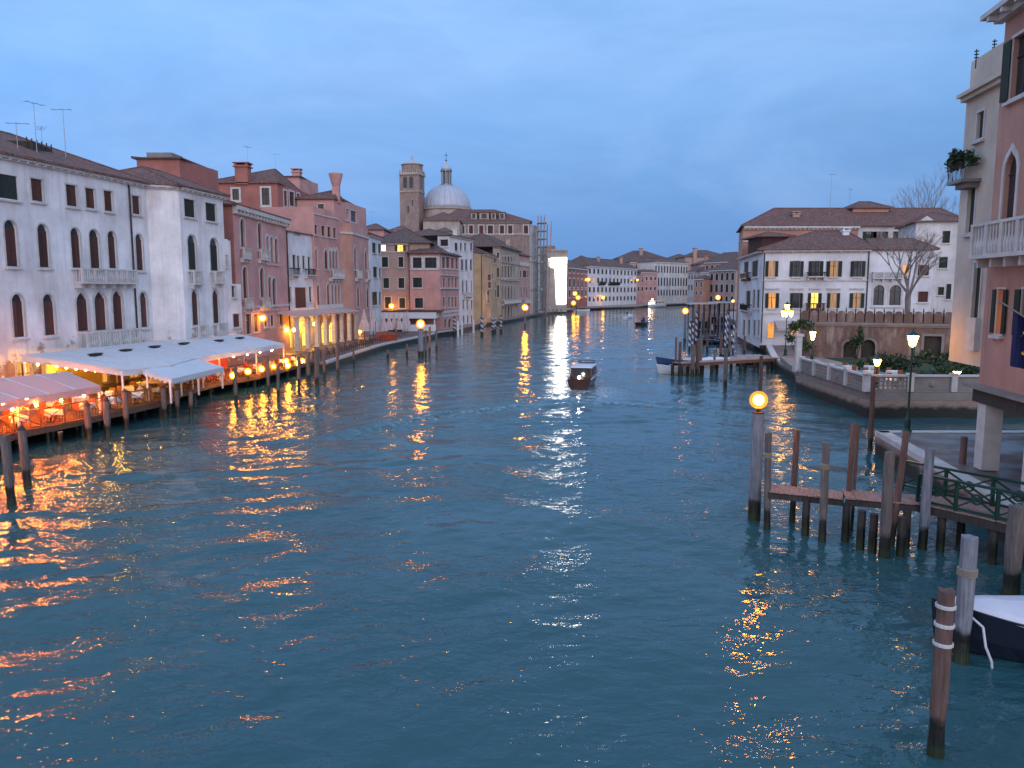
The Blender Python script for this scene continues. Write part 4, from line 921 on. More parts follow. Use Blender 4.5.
# ---- white rear house right (behind the bare tree)
B = Bld('grey_rear_house', 'greyish white house with a pointed gable behind the bare tree', (70, 128, 1.2))
F = B.fac((gx(912, 126), 126), (gx(962, 124), 124), 1.2, at_y(940, 222, 125).z)
g = MB(); pts = [F.uz(918, 222.3), F.uz(937, 222.3), F.uz(927, 209+7)]; F.poly(g, pts, -.3, .06); g.build('gable', WHITE3, B.r)
for a, b, c, d in [(942.5, 950, 231, 243), (939, 947.5, 257, 268), (938, 944, 287, 295), (946, 951, 284, 299)]: B.win(F, a, b, c, d, sh='c', shm=GRSH, cw=.1)
B.walls(WHITE3, 14); B.hip(F, 0, F.L, 14, F.z1, 2, mat=TILES)
# ---- crenellated garden wall
W0 = Vector((gx(801.5, 85), 85)); W1 = Vector((gx(956, 79), 79)); 
wall = thing('garden_wall', 'brick garden wall topped by rounded merlons behind the terrace', 'wall', (W0.x, W0.y, 1.75))
class _F(Fac): pass
F = Fac(W0, W1, 1.7, at_y(880, 325, 82).z); F.holes = []
g = MB(); mer = MB()
for a, b, c, d, k in [(843.5, 856, 341, 366, 'a'), (861, 875, 339.5, 366, 'a'), (923.5, 941, 336, 364, 'r')]:
    u0 = F.uz(a, 350)[0]; u1 = F.uz(b, 350)[0]; z0 = 1.72; z1 = F.uz(a, c)[1]; pts = shape(k, u0, u1, z0, z1); F.holes.append(pts)
    q = MB(); F.ring(q, shape(k, u0-.25, u1+.25, z0, z1+.25), pts, 0, .06); dr = q.build('doorway', STONED, wall); q = MB(); F.poly(q, pts, -.4, -.36); q.build('door', DARKW, dr)
polys = [[Vector((u, z, 0)) for u, z in [(0, F.z0), (F.L, F.z0), (F.L, F.z1), (0, F.z1)]]]+[[Vector((u, z, 0)) for u, z in h] for h in F.holes]
flat = [p for q in polys for p in q]
vs = [F.pt(p.x, 0, p.y) for p in flat]; ff = []
for a, b, c in tessellate_polygon(polys):
    if (flat[b]-flat[a]).cross(flat[c]-flat[a]).z < 0: b, c = c, b
    ff.append((a, b, c))
g.add(vs, ff)
for h in F.holes:
    n = len(h); g.add([F.pt(u, 0, z) for u, z in h]+[F.pt(u, -.38, z) for u, z in h], [(i, n+i, n+(i+1) % n, (i+1) % n) for i in range(n)])
F.box(g, 0, F.L, -.5, -.42, F.z0, F.z1); F.box(g, 0, .08, -.42, -.01, F.z0, F.z1); F.box(g, F.L-.08, F.L, -.42, -.01, F.z0, F.z1)
g.build('brickwork', BRICK, wall)
g = MB(); F.box(g, -.1, F.L+.1, -.5, .22, F.z1, F.z1+.22); F.box(g, -.1, F.L+.1, -.5, .12, F.z1-.18, F.z1-.002); g.build('string_course', STONED, wall)
zm = at_y(880, 311, 82).z; nm = 16; pw = F.L/nm
for i in range(nm):
    g = MB(); u = pw*i; pts = [(u+.06, F.z1+.24), (u+pw-.06, F.z1+.24), (u+pw-.06, zm-.35), (u+pw*.8, zm-.08), (u+pw*.5, zm), (u+pw*.2, zm-.08), (u+.06, zm-.35)]
    F.poly(g, pts, -.32, .02)
    g.build('merlon', BRICK, wall); g = MB(); F.box(g, u-.055, u+.055, -.3, -.16, F.z1+.24, zm-.1); g.tube(F.pt(u, -.2, zm-.1), F.pt(u, -.2, zm+.32), .09, .03, 6); g.build('finial', IRON, wall)
g = MB()
# terrace body (garden) behind the bulkhead
TER = [(26.0, 69), (27.2, 75), (29.5, 84.4), (44.5, 78.5), (60, 78), (60, 54.2), (25.6, 54.2)]
land('garden_terrace', TER, 1.21, 1.74, STONED)
lawn = MB(); lawn.prism([(33.0, 66), (33.6, 82.6), (44, 78.5), (58, 78), (58, 55.8), (34.5, 55.8)], 1.745, 1.78)
m, t_, b_ = newmat('lawn'); P_ = t_.new('ShaderNodeNewGeometry').outputs['Position']
t_.l.new(t_.mix(t_.noise(P_, 2.5, 6, .7), (.012, .028, .010, 1), (.035, .065, .02, 1)), b_.inputs['Base Color']); b_.inputs['Roughness'].default_value = .9; bump(t_, b_, t_.noise(P_, 12, 4, .7), .8, .1)
LAWN = m; o = lawn.build('lawn', LAWN); o['kind'] = 'structure'
# balustrade
def balustrade(pts, z, h, label, name='stone_balustrade'):
    t = thing(name, label, 'balustrade', (*pts[0], z))
    for si, (a, b) in enumerate(zip(pts, pts[1:])):
        A_, B2 = Vector((*a, z)), Vector((*b, z)); L = (B2-A_).length; d = (B2-A_)/L; rz = math.atan2(d.y, d.x)
        n = max(1, round(L/3.3)); g = MB(); g.beam(A_+Vector((0, 0, h-.07)), B2+Vector((0, 0, h-.07)), .34, .14); g.build('top_rail', STONE, t)
        for i in range(n+1):
            if si and i == 0: continue
            g = MB(); P = A_+d*(L*i/n); g.box(P+Vector((0, 0, h/2-.03)), (.42, .42, h-.06-.1+.02), rz=rz); g.box(P+Vector((0, 0, h+.06)), (.46, .46, .1), rz=rz); g.build('pillar', STONE, t)
        for i in range(n):
            g = MB(); p0 = A_+d*(L*i/n+.22); p1 = A_+d*(L*(i+1)/n-.22); LL = (p1-p0).length
            g.beam(p0+Vector((0, 0, .07)), p1+Vector((0, 0, .07)), .2, .14)
            if (i+si) % 2 == 0:
                mid = (p0+p1)/2; g.box(mid+Vector((0, 0, h*.5)), (LL-.05, .09, h-.32), rz=rz)
                g.lathe(mid+Vector((0, 0, h*.3)), [(.12, 0), (.2, .1), (.2, .3), (.1, .4)], 8)
            else:  # pierced lattice panel
                kx = 8
                for q in range(kx+1):
                    P = p0+d*(LL*q/kx); g.box(P+Vector((0, 0, h*.5)), (.09, .1, h-.3), rz=rz)
                for q in range(4): g.beam(p0+Vector((0, 0, .2+q*(h-.4)/3)), p1+Vector((0, 0, .2+q*(h-.4)/3)), .085, .08)
            g.build('panel', STONED, t)
    return t
balustrade([(25.95, 68.6), (25.35, 54.6), (31.5, 54.5), (45, 54.5)], 1.75, 1.25, 'white stone balustrade edging the garden terrace above the water')
mb = MB(); mb.box((gx(801, 70.5), 70.5, 3.2), (.5, .5, 3.2)); mb.box((gx(801, 70.5), 70.5, 4.9), (.72, .7, .22)); mb.box((gx(801, 70.5), 70.5, 1.8), (.72, .7, .5))
tag(mb.build('stone_pillar', STONE, loc=(gx(801, 70.5), 70.5, 1.2)), 'worn white stone gate pillar at the left end of the balustrade', 'pillar')
# hedges and plants
def leafy(name, label, cat, c, r, n, mat, trunk=None, group=None, size=.12):
    t = thing(name, label, cat, c, group); rng = random.Random(len(label)*7+n); g = MB(); c = Vector(c)
    cl = [(Vector((rng.uniform(-1, 1)*r[0], rng.uniform(-1, 1)*r[1], rng.uniform(.25, .95)*r[2]))) for _ in range(max(5, n//130))]
    for i in range(n):
        q = rng.choice(cl); p = c+q+Vector((rng.gauss(0, .22)*min(r[0], 1.3), rng.gauss(0, .22)*min(r[1], 1.3), rng.gauss(0, .16)*min(r[2], 1.5)))
        p.z = max(p.z, c.z+.03)
        a = Vector((rng.uniform(-1, 1), rng.uniform(-1, 1), rng.uniform(-1, 1))).normalized(); b = a.cross(Vector((rng.uniform(-1, 1), rng.uniform(-1, 1), .3))).normalized()*size*rng.uniform(.5, 1.2); a = a*size*rng.uniform(.7, 1.6)
        g.add([p-a, p+b, p+a, p-b], [(0, 1, 2, 3)])
    g.build('foliage', mat, t)
    g = MB()
    for q in cl[:10]: g.tube(c+Vector((q.x*.3, q.y*.3, -.02)), c+q, .05, .015, 5, cap=False)
    g.build('stem', DARKW, t); return t
m, t_, b_ = newmat('leaves'); P_ = t_.new('ShaderNodeNewGeometry').outputs['Position']
t_.l.new(t_.mix(t_.maprange(t_.noise(P_, 3, 3, .6), .35, .65), (.012, .03, .012, 1), (.045, .085, .03, 1)), b_.inputs['Base Color']); b_.inputs['Roughness'].default_value = .6; LEAF = m
for x, y, r, n, l in [(45, 76.3, (5.0, .8, 1.1), 2600, 'long low hedge against the brick garden wall'), (36.4, 81.2, (.5, .5, 3.6), 700, 'thin climbing shrub between the two dark doorways'), (34.5, 60, (2.6, 1.2, 1.2), 2200, 'low dark hedge on the lawn behind the balustrade'), (31.0, 83, (1.2, .6, 3.9), 1300, 'pale climbing plant on the wall by the left lamp'), (41, 66, (4.5, 2.2, 1.0), 3400, 'rounded shrub bed at the right end of the garden'), (34, 70, (2.4, 1.8, 1.1), 2200, 'dark shrub mass in the middle of the garden lawn'), (40, 58, (4.5, 1.2, 1.1), 3000, 'dense hedge just behind the pierced balustrade panels')]:
    leafy('shrub', l, 'shrub', (x, y, 1.76), r, n, LEAF)
# bare trees
def bare_tree(name, label, P, h, seed, spread=.55, lv=6, r0=.28, lean=(0, 0), group=None):
    rng = random.Random(seed); t = thing(name, label, 'tree', P, group); P = Vector(P); g = MB(); br = MB()
    def rec(p, d, L, r, k):
        q = p+d*L; (g if k == 0 else br).tube(p, q, r, r*.68, 6 if k < 3 else 4, cap=False)
        if k >= lv: return
        for i in range(2 if k < 1 else rng.choice((2, 2, 3))):
            nd = (d+Vector((rng.uniform(-1, 1), rng.uniform(-1, 1), rng.uniform(-.15, .45)))*spread*1.1).normalized()
            rec(q, nd, L*rng.uniform(.66, .86), r*.64, k+1)
    rec(P, Vector((lean[0], lean[1], 1)).normalized(), h*.26, r0, 0)
    g.build('trunk', BARK, t); br.build('branches', BARK, t); return t
BARK = M_plain('pale_bark', (.20, .17, .16), .9, var=.4, sc=6, bmp=.4)
bare_tree('bare_tree', 'bare spreading tree behind the crenellated garden wall', (gx(909, 92), 92, 1.75), 14, 5, .62, 7, .42, (.02, 0))
for i, (x, Y, h) in enumerate([(900, 185, 30), (918, 180, 31), (936, 178, 33), (950, 183, 30)]):
    bare_tree('bare_poplar', 'bare feathery tree showing above the long roof, '+ORD[i]+' from the left of four', (gx(x, Y), Y, 1.2), h, 30+i, .36, 7, .3, group='bare trees above the long roof')
# ---- right foreground buildings
B = Bld('cream_building', 'cream building with an upper floor overhanging the garden canal', (23.6, 41, 1.3))
zt = at_y(958, 99, 41.4).z; z0 = at_y(950, 360.5, 41.4).z; P1 = (22.6, 33.6)
F = B.fac((gx(953.5, 41.4), 41.4), P1, z0, zt); 
for a, b, c, d in [(977.5, 984, 112, 138), (968, 975, 185, 232), (973, 980, 263, 330)]: B.win(F, a, b, c, d, cw=.12, sh='c', shm=GRSH)
g = MB(); u0, z_0 = F.uz(973, 342); u1, z_1 = F.uz(981, 318); F.box(g, u0-.3, u1, .003, .25, z_0-.4, z_1); g.build('meter_box', STONE, B.r)
g = MB(); F.box(g, -.02, F.L, -8, .5, zt, zt+.18); F.box(g, .3, F.L, -7.5, .02, zt+.19, zt+1.75); F.box(g, 0, F.L, .003, .3, zt-.2, zt-.003); B_o = g.build('parapet', CREAM, B.r)
# curved planted balcony
u0 = F.uz(966, 185)[0]; u1 = u0+1.7; zb = F.uz(972, 181)[1]
g = MB(); F.box(g, u0, u1, .003, .95, zb-.15, zb); F.box(g, u0+.2, u1-.2, .003, .6, zb-.4, zb-.152); bo = g.build('balcony', STONED, B.r)
g = MB()
for k in range(12): u = u0+.05+(u1-u0-.1)*k/11; g.tube(F.pt(u, .9, zb), F.pt(u, .98, zb+.85), .014, n=5)
for k in range(5): g.tube(F.pt(u0+.05, .1+.2*k, zb), F.pt(u0+.02, .1+.2*k, zb+.85), .014, n=5)
g.tube(F.pt(u0, .98, zb+.85), F.pt(u1, .98, zb+.85), .022, n=6); g.tube(F.pt(u0, .98, zb+.85), F.pt(u0, 0, zb+.85), .022, n=6); g.build('railing', IRON, bo)
B.walls(CREAM, 8, zt)
g = MB(); g.box((31.5, 37.3, (1.3+z0)/2), (7, 7.4, z0-1.32)); g.build('lower_wall', STONED, B.r)
Pp = F.pt((u0+u1)/2, .8, zb+.8); leafy('balcony_plant', 'dark leafy plants crowding the railing of the cream building balcony', 'plant', (Pp.x, Pp.y, Pp.z-.2), (.35, .9, .75), 1500, LEAF, size=.07)
for i, (px, py) in enumerate([(976, 52), (994, 42)]):
    mb = MB(); P = at_y(px, py+8, 39); mb.tube(P-Vector((0, 0, .4)), P+Vector((0, 0, .5)), .03, n=5)
    for k in range(3): mb.tube(P+Vector((-.1, 0, .1+k*.15)), P+Vector((.12, 0, .12+k*.15)), .03, n=5)
    tag(mb.build('roof_ornament', IRON, loc=P), ['left', 'right'][i]+' small spiky fixture on the cream building parapet', 'fixture')
B = Bld('red_corner_palace', 'salmon red canal palace on white pillars with gothic window and balcony', (20.2, 33, 1.3))
zt = at_y(994, 14, 33).z; z0 = 4.95
F = B.fac((20.3, 33.2), (18.0, 17), z0, zt); dv = F.d
B.win(F, 1012.5, 1030, 34, 94, sh='o', shm=GRSH, cw=.12, lit=None)
u0 = F.uz(1003.5, 190)[0]; B.winu(F, u0, u0+1.05, F.uz(1006, 223)[1], F.uz(1008, 152)[1], 'g', cw=.16, sill=False, sash=True)
B.winu(F, u0+2.2, u0+3.2, F.uz(1006, 223)[1], F.uz(1008, 152)[1], 'g', cw=.16, sill=False)
B.balu(F, u0-.5, u0+4.5, F.uz(1010, 258)[1], F.uz(1010, 222)[1], .95)
u0 = F.uz(997, 310)[0]; B.winu(F, u0, u0+.62, F.uz(1000, 334)[1], F.uz(1000, 289)[1], sh='o', shm=GRSH, lit=LITO, cw=.07, sash=True); B.winu(F, u0+2.0, u0+2.9, F.uz(1000, 334)[1], F.uz(1000, 289)[1], sh='o', shm=GRSH, cw=.07)
g = MB(); F.box(g, -.6, F.L, -.3, .75, zt, zt+.2); F.box(g, -.25, F.L, .003, .35, zt-.25, zt-.003)
for k in range(14): F.box(g, -.1+k*1.15, .1+k*1.15, .352, .7, zt-.2, zt-.003)
g.build('cornice', STONE, B.r)
B.walls(SALMON, 9, zt)
g = MB(); F.box(g, -.45, F.L, -9.3, .5, z0-.14, z0-.004); g.build('string_course', STONED, B.r)
g = MB(); F.box(g, -.1, F.L, -9, .18, z0-.75, z0-.145); g.build('beam', DARKW, B.r)
for k, u in enumerate([.25, 4.3, 8.3, 12.3]):
    g = MB(); F.box(g, u, u+.75, -.62, .08, 1.34, z0-.755); g.build('pillar', STONE, B.r)
g = MB(); F.box(g, .8, F.L, -4.2, -3.9, 1.34, 2.9); F.box(g, .8, F.L, -4.15, -3.95, 2.905, z0-.76); g.build('rear_wall', CREAM, B.r)
# flag
fl = thing('flag', 'blue flag with yellow stars hanging from the red palace front', 'flag', F.pt(u0+2.4, 1.2, 8))
g = MB(); g.tube(F.pt(u0+5.0, 0.01, 7.2), F.pt(u0+4.4, 1.9, 8.6), .03, n=6); g.build('pole', STEEL, fl)
m, t_, b_ = newmat('flag_blue'); b_.inputs['Base Color'].default_value = (.006, .010, .07, 1); b_.inputs['Roughness'].default_value = .85; FLB = m
g = MB(); n = 14; zz = lambda k, j: 8.25-j*.2
vs = []
for j in range(11):
    for k in range(n+1):
        s = k/n; w_ = .5+s*1.25; wob = .09*math.sin(k*1.1+j*.25)
        vs.append(F.pt(u0+4.85-s*.45+wob, w_*.8 + .05*math.sin(k*1.7), 7.55+s*.7-j*.2*(.75+.25*s)))
g.add(vs, [(j*(n+1)+k, j*(n+1)+k+1, (j+1)*(n+1)+k+1, (j+1)*(n+1)+k) for j in range(10) for k in range(n)])
cl_ = g.build('cloth', FLB, fl); md = cl_.modifiers.new('thick', 'SOLIDIFY'); md.thickness = .01
STARY = M_plain('star_yellow', (.7, .5, .04), .8)
g = MB()
cc = Vector(vs[5*(n+1)+7]); ax = (Vector(vs[5*(n+1)+9])-Vector(vs[5*(n+1)+5])).normalized(); up = Vector((0, 0, 1)); nn = ax.cross(up).normalized()
for k in range(12):
    t = 2*math.pi*k/12; c = cc+ax*math.cos(t)*.42+up*math.sin(t)*.42
    for sgn in (1, -1):
        P = [c+nn*.1*sgn+ax*(.085 if i % 2 == 0 else .034)*math.sin(2*math.pi*i/10)+up*(.085 if i % 2 == 0 else .034)*math.cos(2*math.pi*i/10) for i in range(10)]
        g.add([c+nn*.1*sgn]+P, [(0, 1+i, 1+(i+1) % 10) for i in range(10)])
o = g.build('stars', STARY, cl_); 

ROPE = M_plain('old_rope', (.26, .22, .17), .9, var=.4, sc=20)
# ============================================================ MOORING POSTS
def post(px, yb, yt, r, mat, label, group=None, lean=(0, 0), cap=False, Y=None, z0=0.0, name='mooring_post', rope=0):
    P = at_z(px, yb, z0) if Y is None else Vector((gx(px, Y), Y, z0))
    zt = at_y(px, yt, P.y).z; g = MB(); rng = random.Random(int(px*7+yb))
    if name == 'mooring_post' and lean == (0, 0): lean = (rng.uniform(-.09, .09), rng.uniform(-.06, .06))
    n = 12; top = P+Vector((lean[0], lean[1], zt-z0)); segs = 9; vs = []; base = P-Vector((lean[0]*.4, lean[1]*.4, 1.6)); amp = .075 if name == 'mooring_post' else 0.0
    ang = [1+rng.uniform(-amp, amp) for _ in range(n)]
    for k in range(segs+1):
        q_ = k/segs; c = base.lerp(top, q_); wear = 1.0-.16*math.exp(-((c.z-.55)/.35)**2) if name == 'mooring_post' else 1.0
        for j in range(n):
            a_ = 2*math.pi*j/n; rr = r*(1.08-.14*q_)*ang[j]*wear*(1+rng.uniform(-amp, amp)*.5)
            vs.append((c.x+rr*math.cos(a_), c.y+rr*math.sin(a_), c.z+(rng.uniform(-.03, .03) if k == segs and amp else 0)))
    g.add(vs, [(k*n+j, k*n+(j+1) % n, (k+1)*n+(j+1) % n, (k+1)*n+j) for k in range(segs) for j in range(n)]); top2 = base.lerp(top, 1)+Vector((0, 0, .012))
    g.add([top2]+vs[-n:], [(0, 1+j, 1+(j+1) % n) for j in range(n)])
    t = g.build(name, mat, loc=P); tag(t, label, 'post', group)
    if rope:
        g = MB()
        for k in range(4): g.lathe(top-Vector((0, 0, rope+k*.05)), [(r*1.0, 0), (r*1.0+.03, .012), (r*1.0+.03, .034), (r, .046)], 12)
        g.build('rope', ROPE, t)
    if cap:
        g = MB(); g.lathe(top, [(r*.98, -.02), (r*.98, .04), (r*.2, .2)], n); g.build('cap', DARKW, t)
    return P, zt, t
LPOSTS = [(12, 505, 436, .19), (28, 486, 430, .19), (60, 447, 432, .15), (90, 441, 406, .2), (108, 438, 401, .19), (127, 430, 392, .18), (165, 419, 388, .19), (178, 417, 390, .16), (191, 416, 391, .16), (236, 404, 365, .14), (269, 394, 357, .12), (278, 400, 366, .12), (299, 388, 357, .15), (309, 383, 352, .2), (317, 386, 348, .22), (325, 380, 350, .14), (338, 376, 343, .16), (354, 366, 350, .12)]
for i, (px, yb, yt, r) in enumerate(LPOSTS):
    lab = ['thick wooden mooring post at the far left, leaning slightly', 'wooden mooring post just right of the leftmost one'][i] if i < 2 else f'wooden mooring post in front of the restaurant deck, {ORD[i]} from the left'
    post(px, yb, yt, r, POST, lab, 'mooring posts along the restaurant deck', lean=(-.12, .05) if i < 2 else (0, 0), cap=i in (1, 3, 4, 5, 6, 7, 8))
RP = [(767, 529, 433, .13, POST, 'dark wooden post beside the amber globe lamp post', 0), (792, 522, 430, .12, POSTR, 'slim reddish post at the outer tip of the wooden pier', 0), (822, 541, 443, .14, POST, 'grey brown post standing before the pier, left of its middle', 0), (846, 532, 423, .1, POSTR, 'tall straight reddish post behind the pier middle', 0), (851.5, 531, 426, .06, POSTR, 'thin post touching the tall reddish post behind the pier', 0), (884, 557, 452, .19, POST, 'thickest grey post in front of the pier near the green railing', 0), (922, 549, 448, .15, POSTG, 'blue grey post rising beside the end of the green railing', 0), (960, 492, 437, .14, POSTR, 'short red brown post behind the green railing', 0), (870, 452, 376, .13, POSTR, 'tall post with dark wet foot off the garden balustrade corner', 0), (1011, 596, 506, .24, POST, 'stout pale post at the right edge below the green gangway', 0), (960, 660, 537, .2, POSTG, 'blue grey post beside the bow of the covered boat', 0), (725, 389, 348, .17, POST, 'lone post in front of the middle landing stage', 0), (759.5, 401, 356, .15, POSTR, 'post behind the amber globe lamp near the quay', 0)]
for px, yb, yt, r, mt, l, _ in RP: post(px, yb, yt, r, mt, l, 'mooring posts around the near pier' if yb > 420 else None, rope=.8 if px in (822, 960, 767) and yb > 500 else 0)
P_, z_, t = post(935, 755, 590, .165, POSTR, 'brown mooring post with three white bands nearest the camera', lean=(.001, 0))
post(891, 545, 432, .115, POSTR, 'leaning orange brown post resting beside the thick grey post', lean=(.35, .1))
zt = z_
for k, dz in enumerate((.35, .72, 1.1)):
    g = MB(); g.lathe((P_.x, P_.y, zt-dz), [(.17, 0), (.182, .01), (.182, .065), (.17, .075)], 14); g.build('band', STONE, t)
# stubs under the pier
for i, (px, yb) in enumerate([(805, 535), (845, 540), (860, 548), (872, 552), (900, 556), (905, 548)]):
    P = at_z(px, yb); g = MB(); g.tube((P.x, P.y, -1), (P.x, P.y, 1.36), .16, .14, 8); tag(g.build('pier_pile', DARKW, loc=P), 'short black wet pile under the near pier, '+ORD[i]+' from the left', 'pile', 'black piles under the near pier')

# ============================================================ LAMPS
def globe_lamp(px, yb, yt, r, rg, mat, label, postmat=POSTG, group=None, glow=LAMPO):
    P = at_z(px, yb, 0); t = thing('water_lamp', label, 'lamp', (P.x, P.y, 0), group); zg = at_y(px, yt, P.y).z; zt = zg-rg-.22
    g = MB(); g.tube((P.x, P.y, -1.6), (P.x, P.y, zt), r*1.05, r*.95, 14); g.build('post', mat, t)
    g = MB(); g.lathe((P.x, P.y, zt), [(r*.9, 0), (r*.9, .05), (.05, .12), (.05, .2), (rg*.5, .24)], 12); g.build('lamp_holder', IRON, t)
    g = MB(); g.sphere((P.x, P.y, zg), rg*.66, 14, 10); b = g.build('bulb', glow, t, smooth=True); g = MB(); g.sphere((P.x, P.y, zg), rg*1.12, 16, 12); g.build('halo_globe', HALO, t, smooth=True)  # outer sphere is added to imitate the orange halo of the bulb
    return t
globe_lamp(754, 519, 400, .24, .31, POSTG, 'glowing amber globe on a thick pale post beside the near pier')
globe_lamp(421, 357, 324, .38, .55, POSTG, 'amber globe lamp on a post off the umbrella square')
globe_lamp(525, 327, 307.5, .16, .75, POSTG, 'small amber globe lamp on a white pole before the stone palace')
globe_lamp(684.5, 343, 311, .22, .5, POSTG, 'amber globe lamp at the gondola landing on the right bank', glow=LAMPF)
globe_lamp(717, 328, 297.5, .25, .55, POSTG, 'farther amber globe lamp beyond the gondola landing', glow=LAMPF)
def lantern(P, zl, label, hh=.34, group=None, triple=False, mat=GREEN, glow=LAMPW):
    P = Vector(P); t = thing('street_lamp', label, 'street lamp', P, group)
    g = MB(); g.lathe(P, [(.24, 0), (.24, .15), (.16, .25), (.16, .7), (.1, .85), (.06, 1.2), (.05, zl-P.z-hh)], 10); g.build('post', mat, t)
    def head(c, s=1.0):
        g = MB(); g.lathe(c, [(.05, -hh*.75*s), (.13*s, -hh*.6*s), (.24*s, hh*.45*s), (.05, hh*.5*s)], 6); h = g.build('lantern', glow, t)
        g = MB(); g.lathe(c, [(.28*s, hh*.5*s), (.2*s, hh*.72*s), (.06, hh*1.0*s), (.03, hh*1.25*s)], 6)
        g.build('lantern_cap', mat, h)
    head(Vector((P.x, P.y, zl)), 1.15)
    if triple:
        g = MB()
        for a in (0, 2.1, 4.2):
            c = Vector((P.x+.5*math.cos(a), P.y+.5*math.sin(a), zl-.75)); g.beam((P.x, P.y, zl-1.15), c-Vector((0, 0, .3)), .05, .05); head(c, 1.05)
        g.build('arm', mat, t)
    return t
lantern((gx(916, 41.2), 41.2, 1.3), at_y(917, 340, 41.2).z, 'green lantern post on the tip of the near stone platform', .42)
lantern((gx(815, 78), 78, 1.75), at_y(815, 335, 78).z, 'bright lantern left of the doorways before the brick garden wall', .62)
lantern((gx(881.5, 57.5), 57.5, 1.75), at_y(881.5, 362, 57.5).z, 'short lantern close behind the balustrade corner', .36)
lantern((gx(788, 92), 92, 1.2), at_y(788, 307, 92).z, 'three-headed lamp post on the quay before the white house', .5, triple=True)
lantern((gx(918, 76.5), 76.5, 1.75), at_y(917, 337, 76.5).z-.15, 'tall lantern beside the right dark door of the garden wall', .3)
lantern((gx(963, 57), 57, 1.75), 2.9, 'tiny low garden light near the overhanging cream wall', .13)
def wall_lamp(F_or_P, label, r=.2, glow=LAMPB, arm=.9, n=Vector((1, 0, 0)), group=None):
    P = Vector(F_or_P); t = thing('wall_lamp', label, 'lamp', P, group)
    g = MB(); g.tube(P-n*arm+Vector((0, 0, .1)), P+Vector((0, 0, r+.12)), .035, n=6); g.tube(P+Vector((0, 0, r+.14)), P+Vector((0, 0, r*.7)), .035, n=6); g.build('bracket', IRON, t)
    g = MB(); g.lathe(P, [(.04, -r*.8), (r*.6, -r*.5), (r*.8, 0), (r*.6, r*.5), (.05, r*.7)], 10); b = g.build('bulb', glow, t, smooth=True); g = MB(); g.sphere(P, r*1.45, 12, 8); g.build('halo_shell', HALO, t, smooth=True)  # larger sphere is a glowing shell added as halo
    g = MB(); g.lathe(P, [(r*1.05, r*.62), (r*.7, r*.95), (.05, r*1.25)], 10); g.build('shade', IRON, b)
wall_lamp(at_y(262.5, 318, 92), 'lantern on an arm from the pink palace above the restaurant', .36, arm=1.8)
wall_lamp(at_y(326, 312, 118), 'bright lamp under the balcony of the terraced pink palace', .42)
wall_lamp(at_y(391.5, 306, 153.5), 'round lamp on the beige hotel front over the square', .42, n=Vector((0, -1, 0)))
for i, (px, py, Y, l) in enumerate([(575, 293.5, 338, 'upper lamp before the red palace'), (578, 297.5, 336, 'middle lamp before the red palace'), (573.5, 303, 330, 'lowest lamp before the red palace, near the jetty'), (603, 297.5, 395, 'lamp at the water gate of the white hotel'), (588.5, 279.5, 380, 'lamp high between the red palace and the white hotel'), (637.5, 280, 436, 'lamp on the corner of the white hotel'), (733, 301, 300, 'tiny lamp at the right bend')]):
    wall_lamp(at_y(px, py, Y), l, .75 if i < 5 else .45, glow=LAMPF, n=Vector((0, -1, 0)))

# ============================================================ RESTAURANT DECK
DK = [(-24.5, 26), (-26.6, 36), (-27.6, 42), (-26.3, 47), (-25.6, 51), (-24.9, 54.5), (-25.6, 59), (-25.4, 65), (-23.6, 71), (-22.9, 79), (-22.0, 86)]
deck = thing('restaurant_deck', 'long wooden restaurant deck on dark piles along the left bank', 'deck', (-26, 42, 1))
g = MB(); g.prism([(-34, 26)]+DK+[(-26, 86.5), (-34, 60)], 1.06, 1.14); g.build('floor', DECKW, deck)
g = MB()
for a, b in zip(DK, DK[1:]): g.beam((*a, .92), (*b, .92), .14, .3)
g.build('edge_beam', DECKW, deck)
def walk(pts, step):
    out = []
    for a, b in zip(pts, pts[1:]):
        a, b = Vector(a), Vector(b); L = (b-a).length; n = max(1, round(L/step))
        for k in range(n): out.append(a.lerp(b, k/n))
    return out
for q in walk(DK, 2.6):
    for off in (.35, 2.2):
        g = MB(); g.tube((q.x-off, q.y, -1.5), (q.x-off, q.y, 1.05), .14, .13, 7); g.build('pile', DARKW, deck)
rail = thing('deck_railing', 'brown wooden railing with crossed braces along the restaurant deck', 'railing', (-26, 42, 1.15))
RP_ = walk([(x+.02, y) for x, y in DK], 1.55)
for a, b in zip(RP_, RP_[1:]):
    A_ = Vector((a.x, a.y, 1.16)); B_2 = Vector((b.x, b.y, 1.16)); U = Vector((0, 0, 1))
    g = MB(); g.tube(A_, A_+U*1.08, .05, n=6); g.build('post', RAILW, rail)
    g = MB(); g.beam(A_+U*1.05, B_2+U*1.05, .09, .06); g.beam(A_+U*.55, (A_+B_2)/2+U*.54, .03, .03)
    g.beam(A_+U*.1, B_2+U*.98, .04, .04); g.beam(A_+U*.98+Vector((.03, 0, 0)), B_2+U*.1+Vector((.03, 0, 0)), .04, .04); g.beam(A_+U*.08, B_2+U*.08, .05, .05)
    g.build('crossed_panel', RAILW, rail)
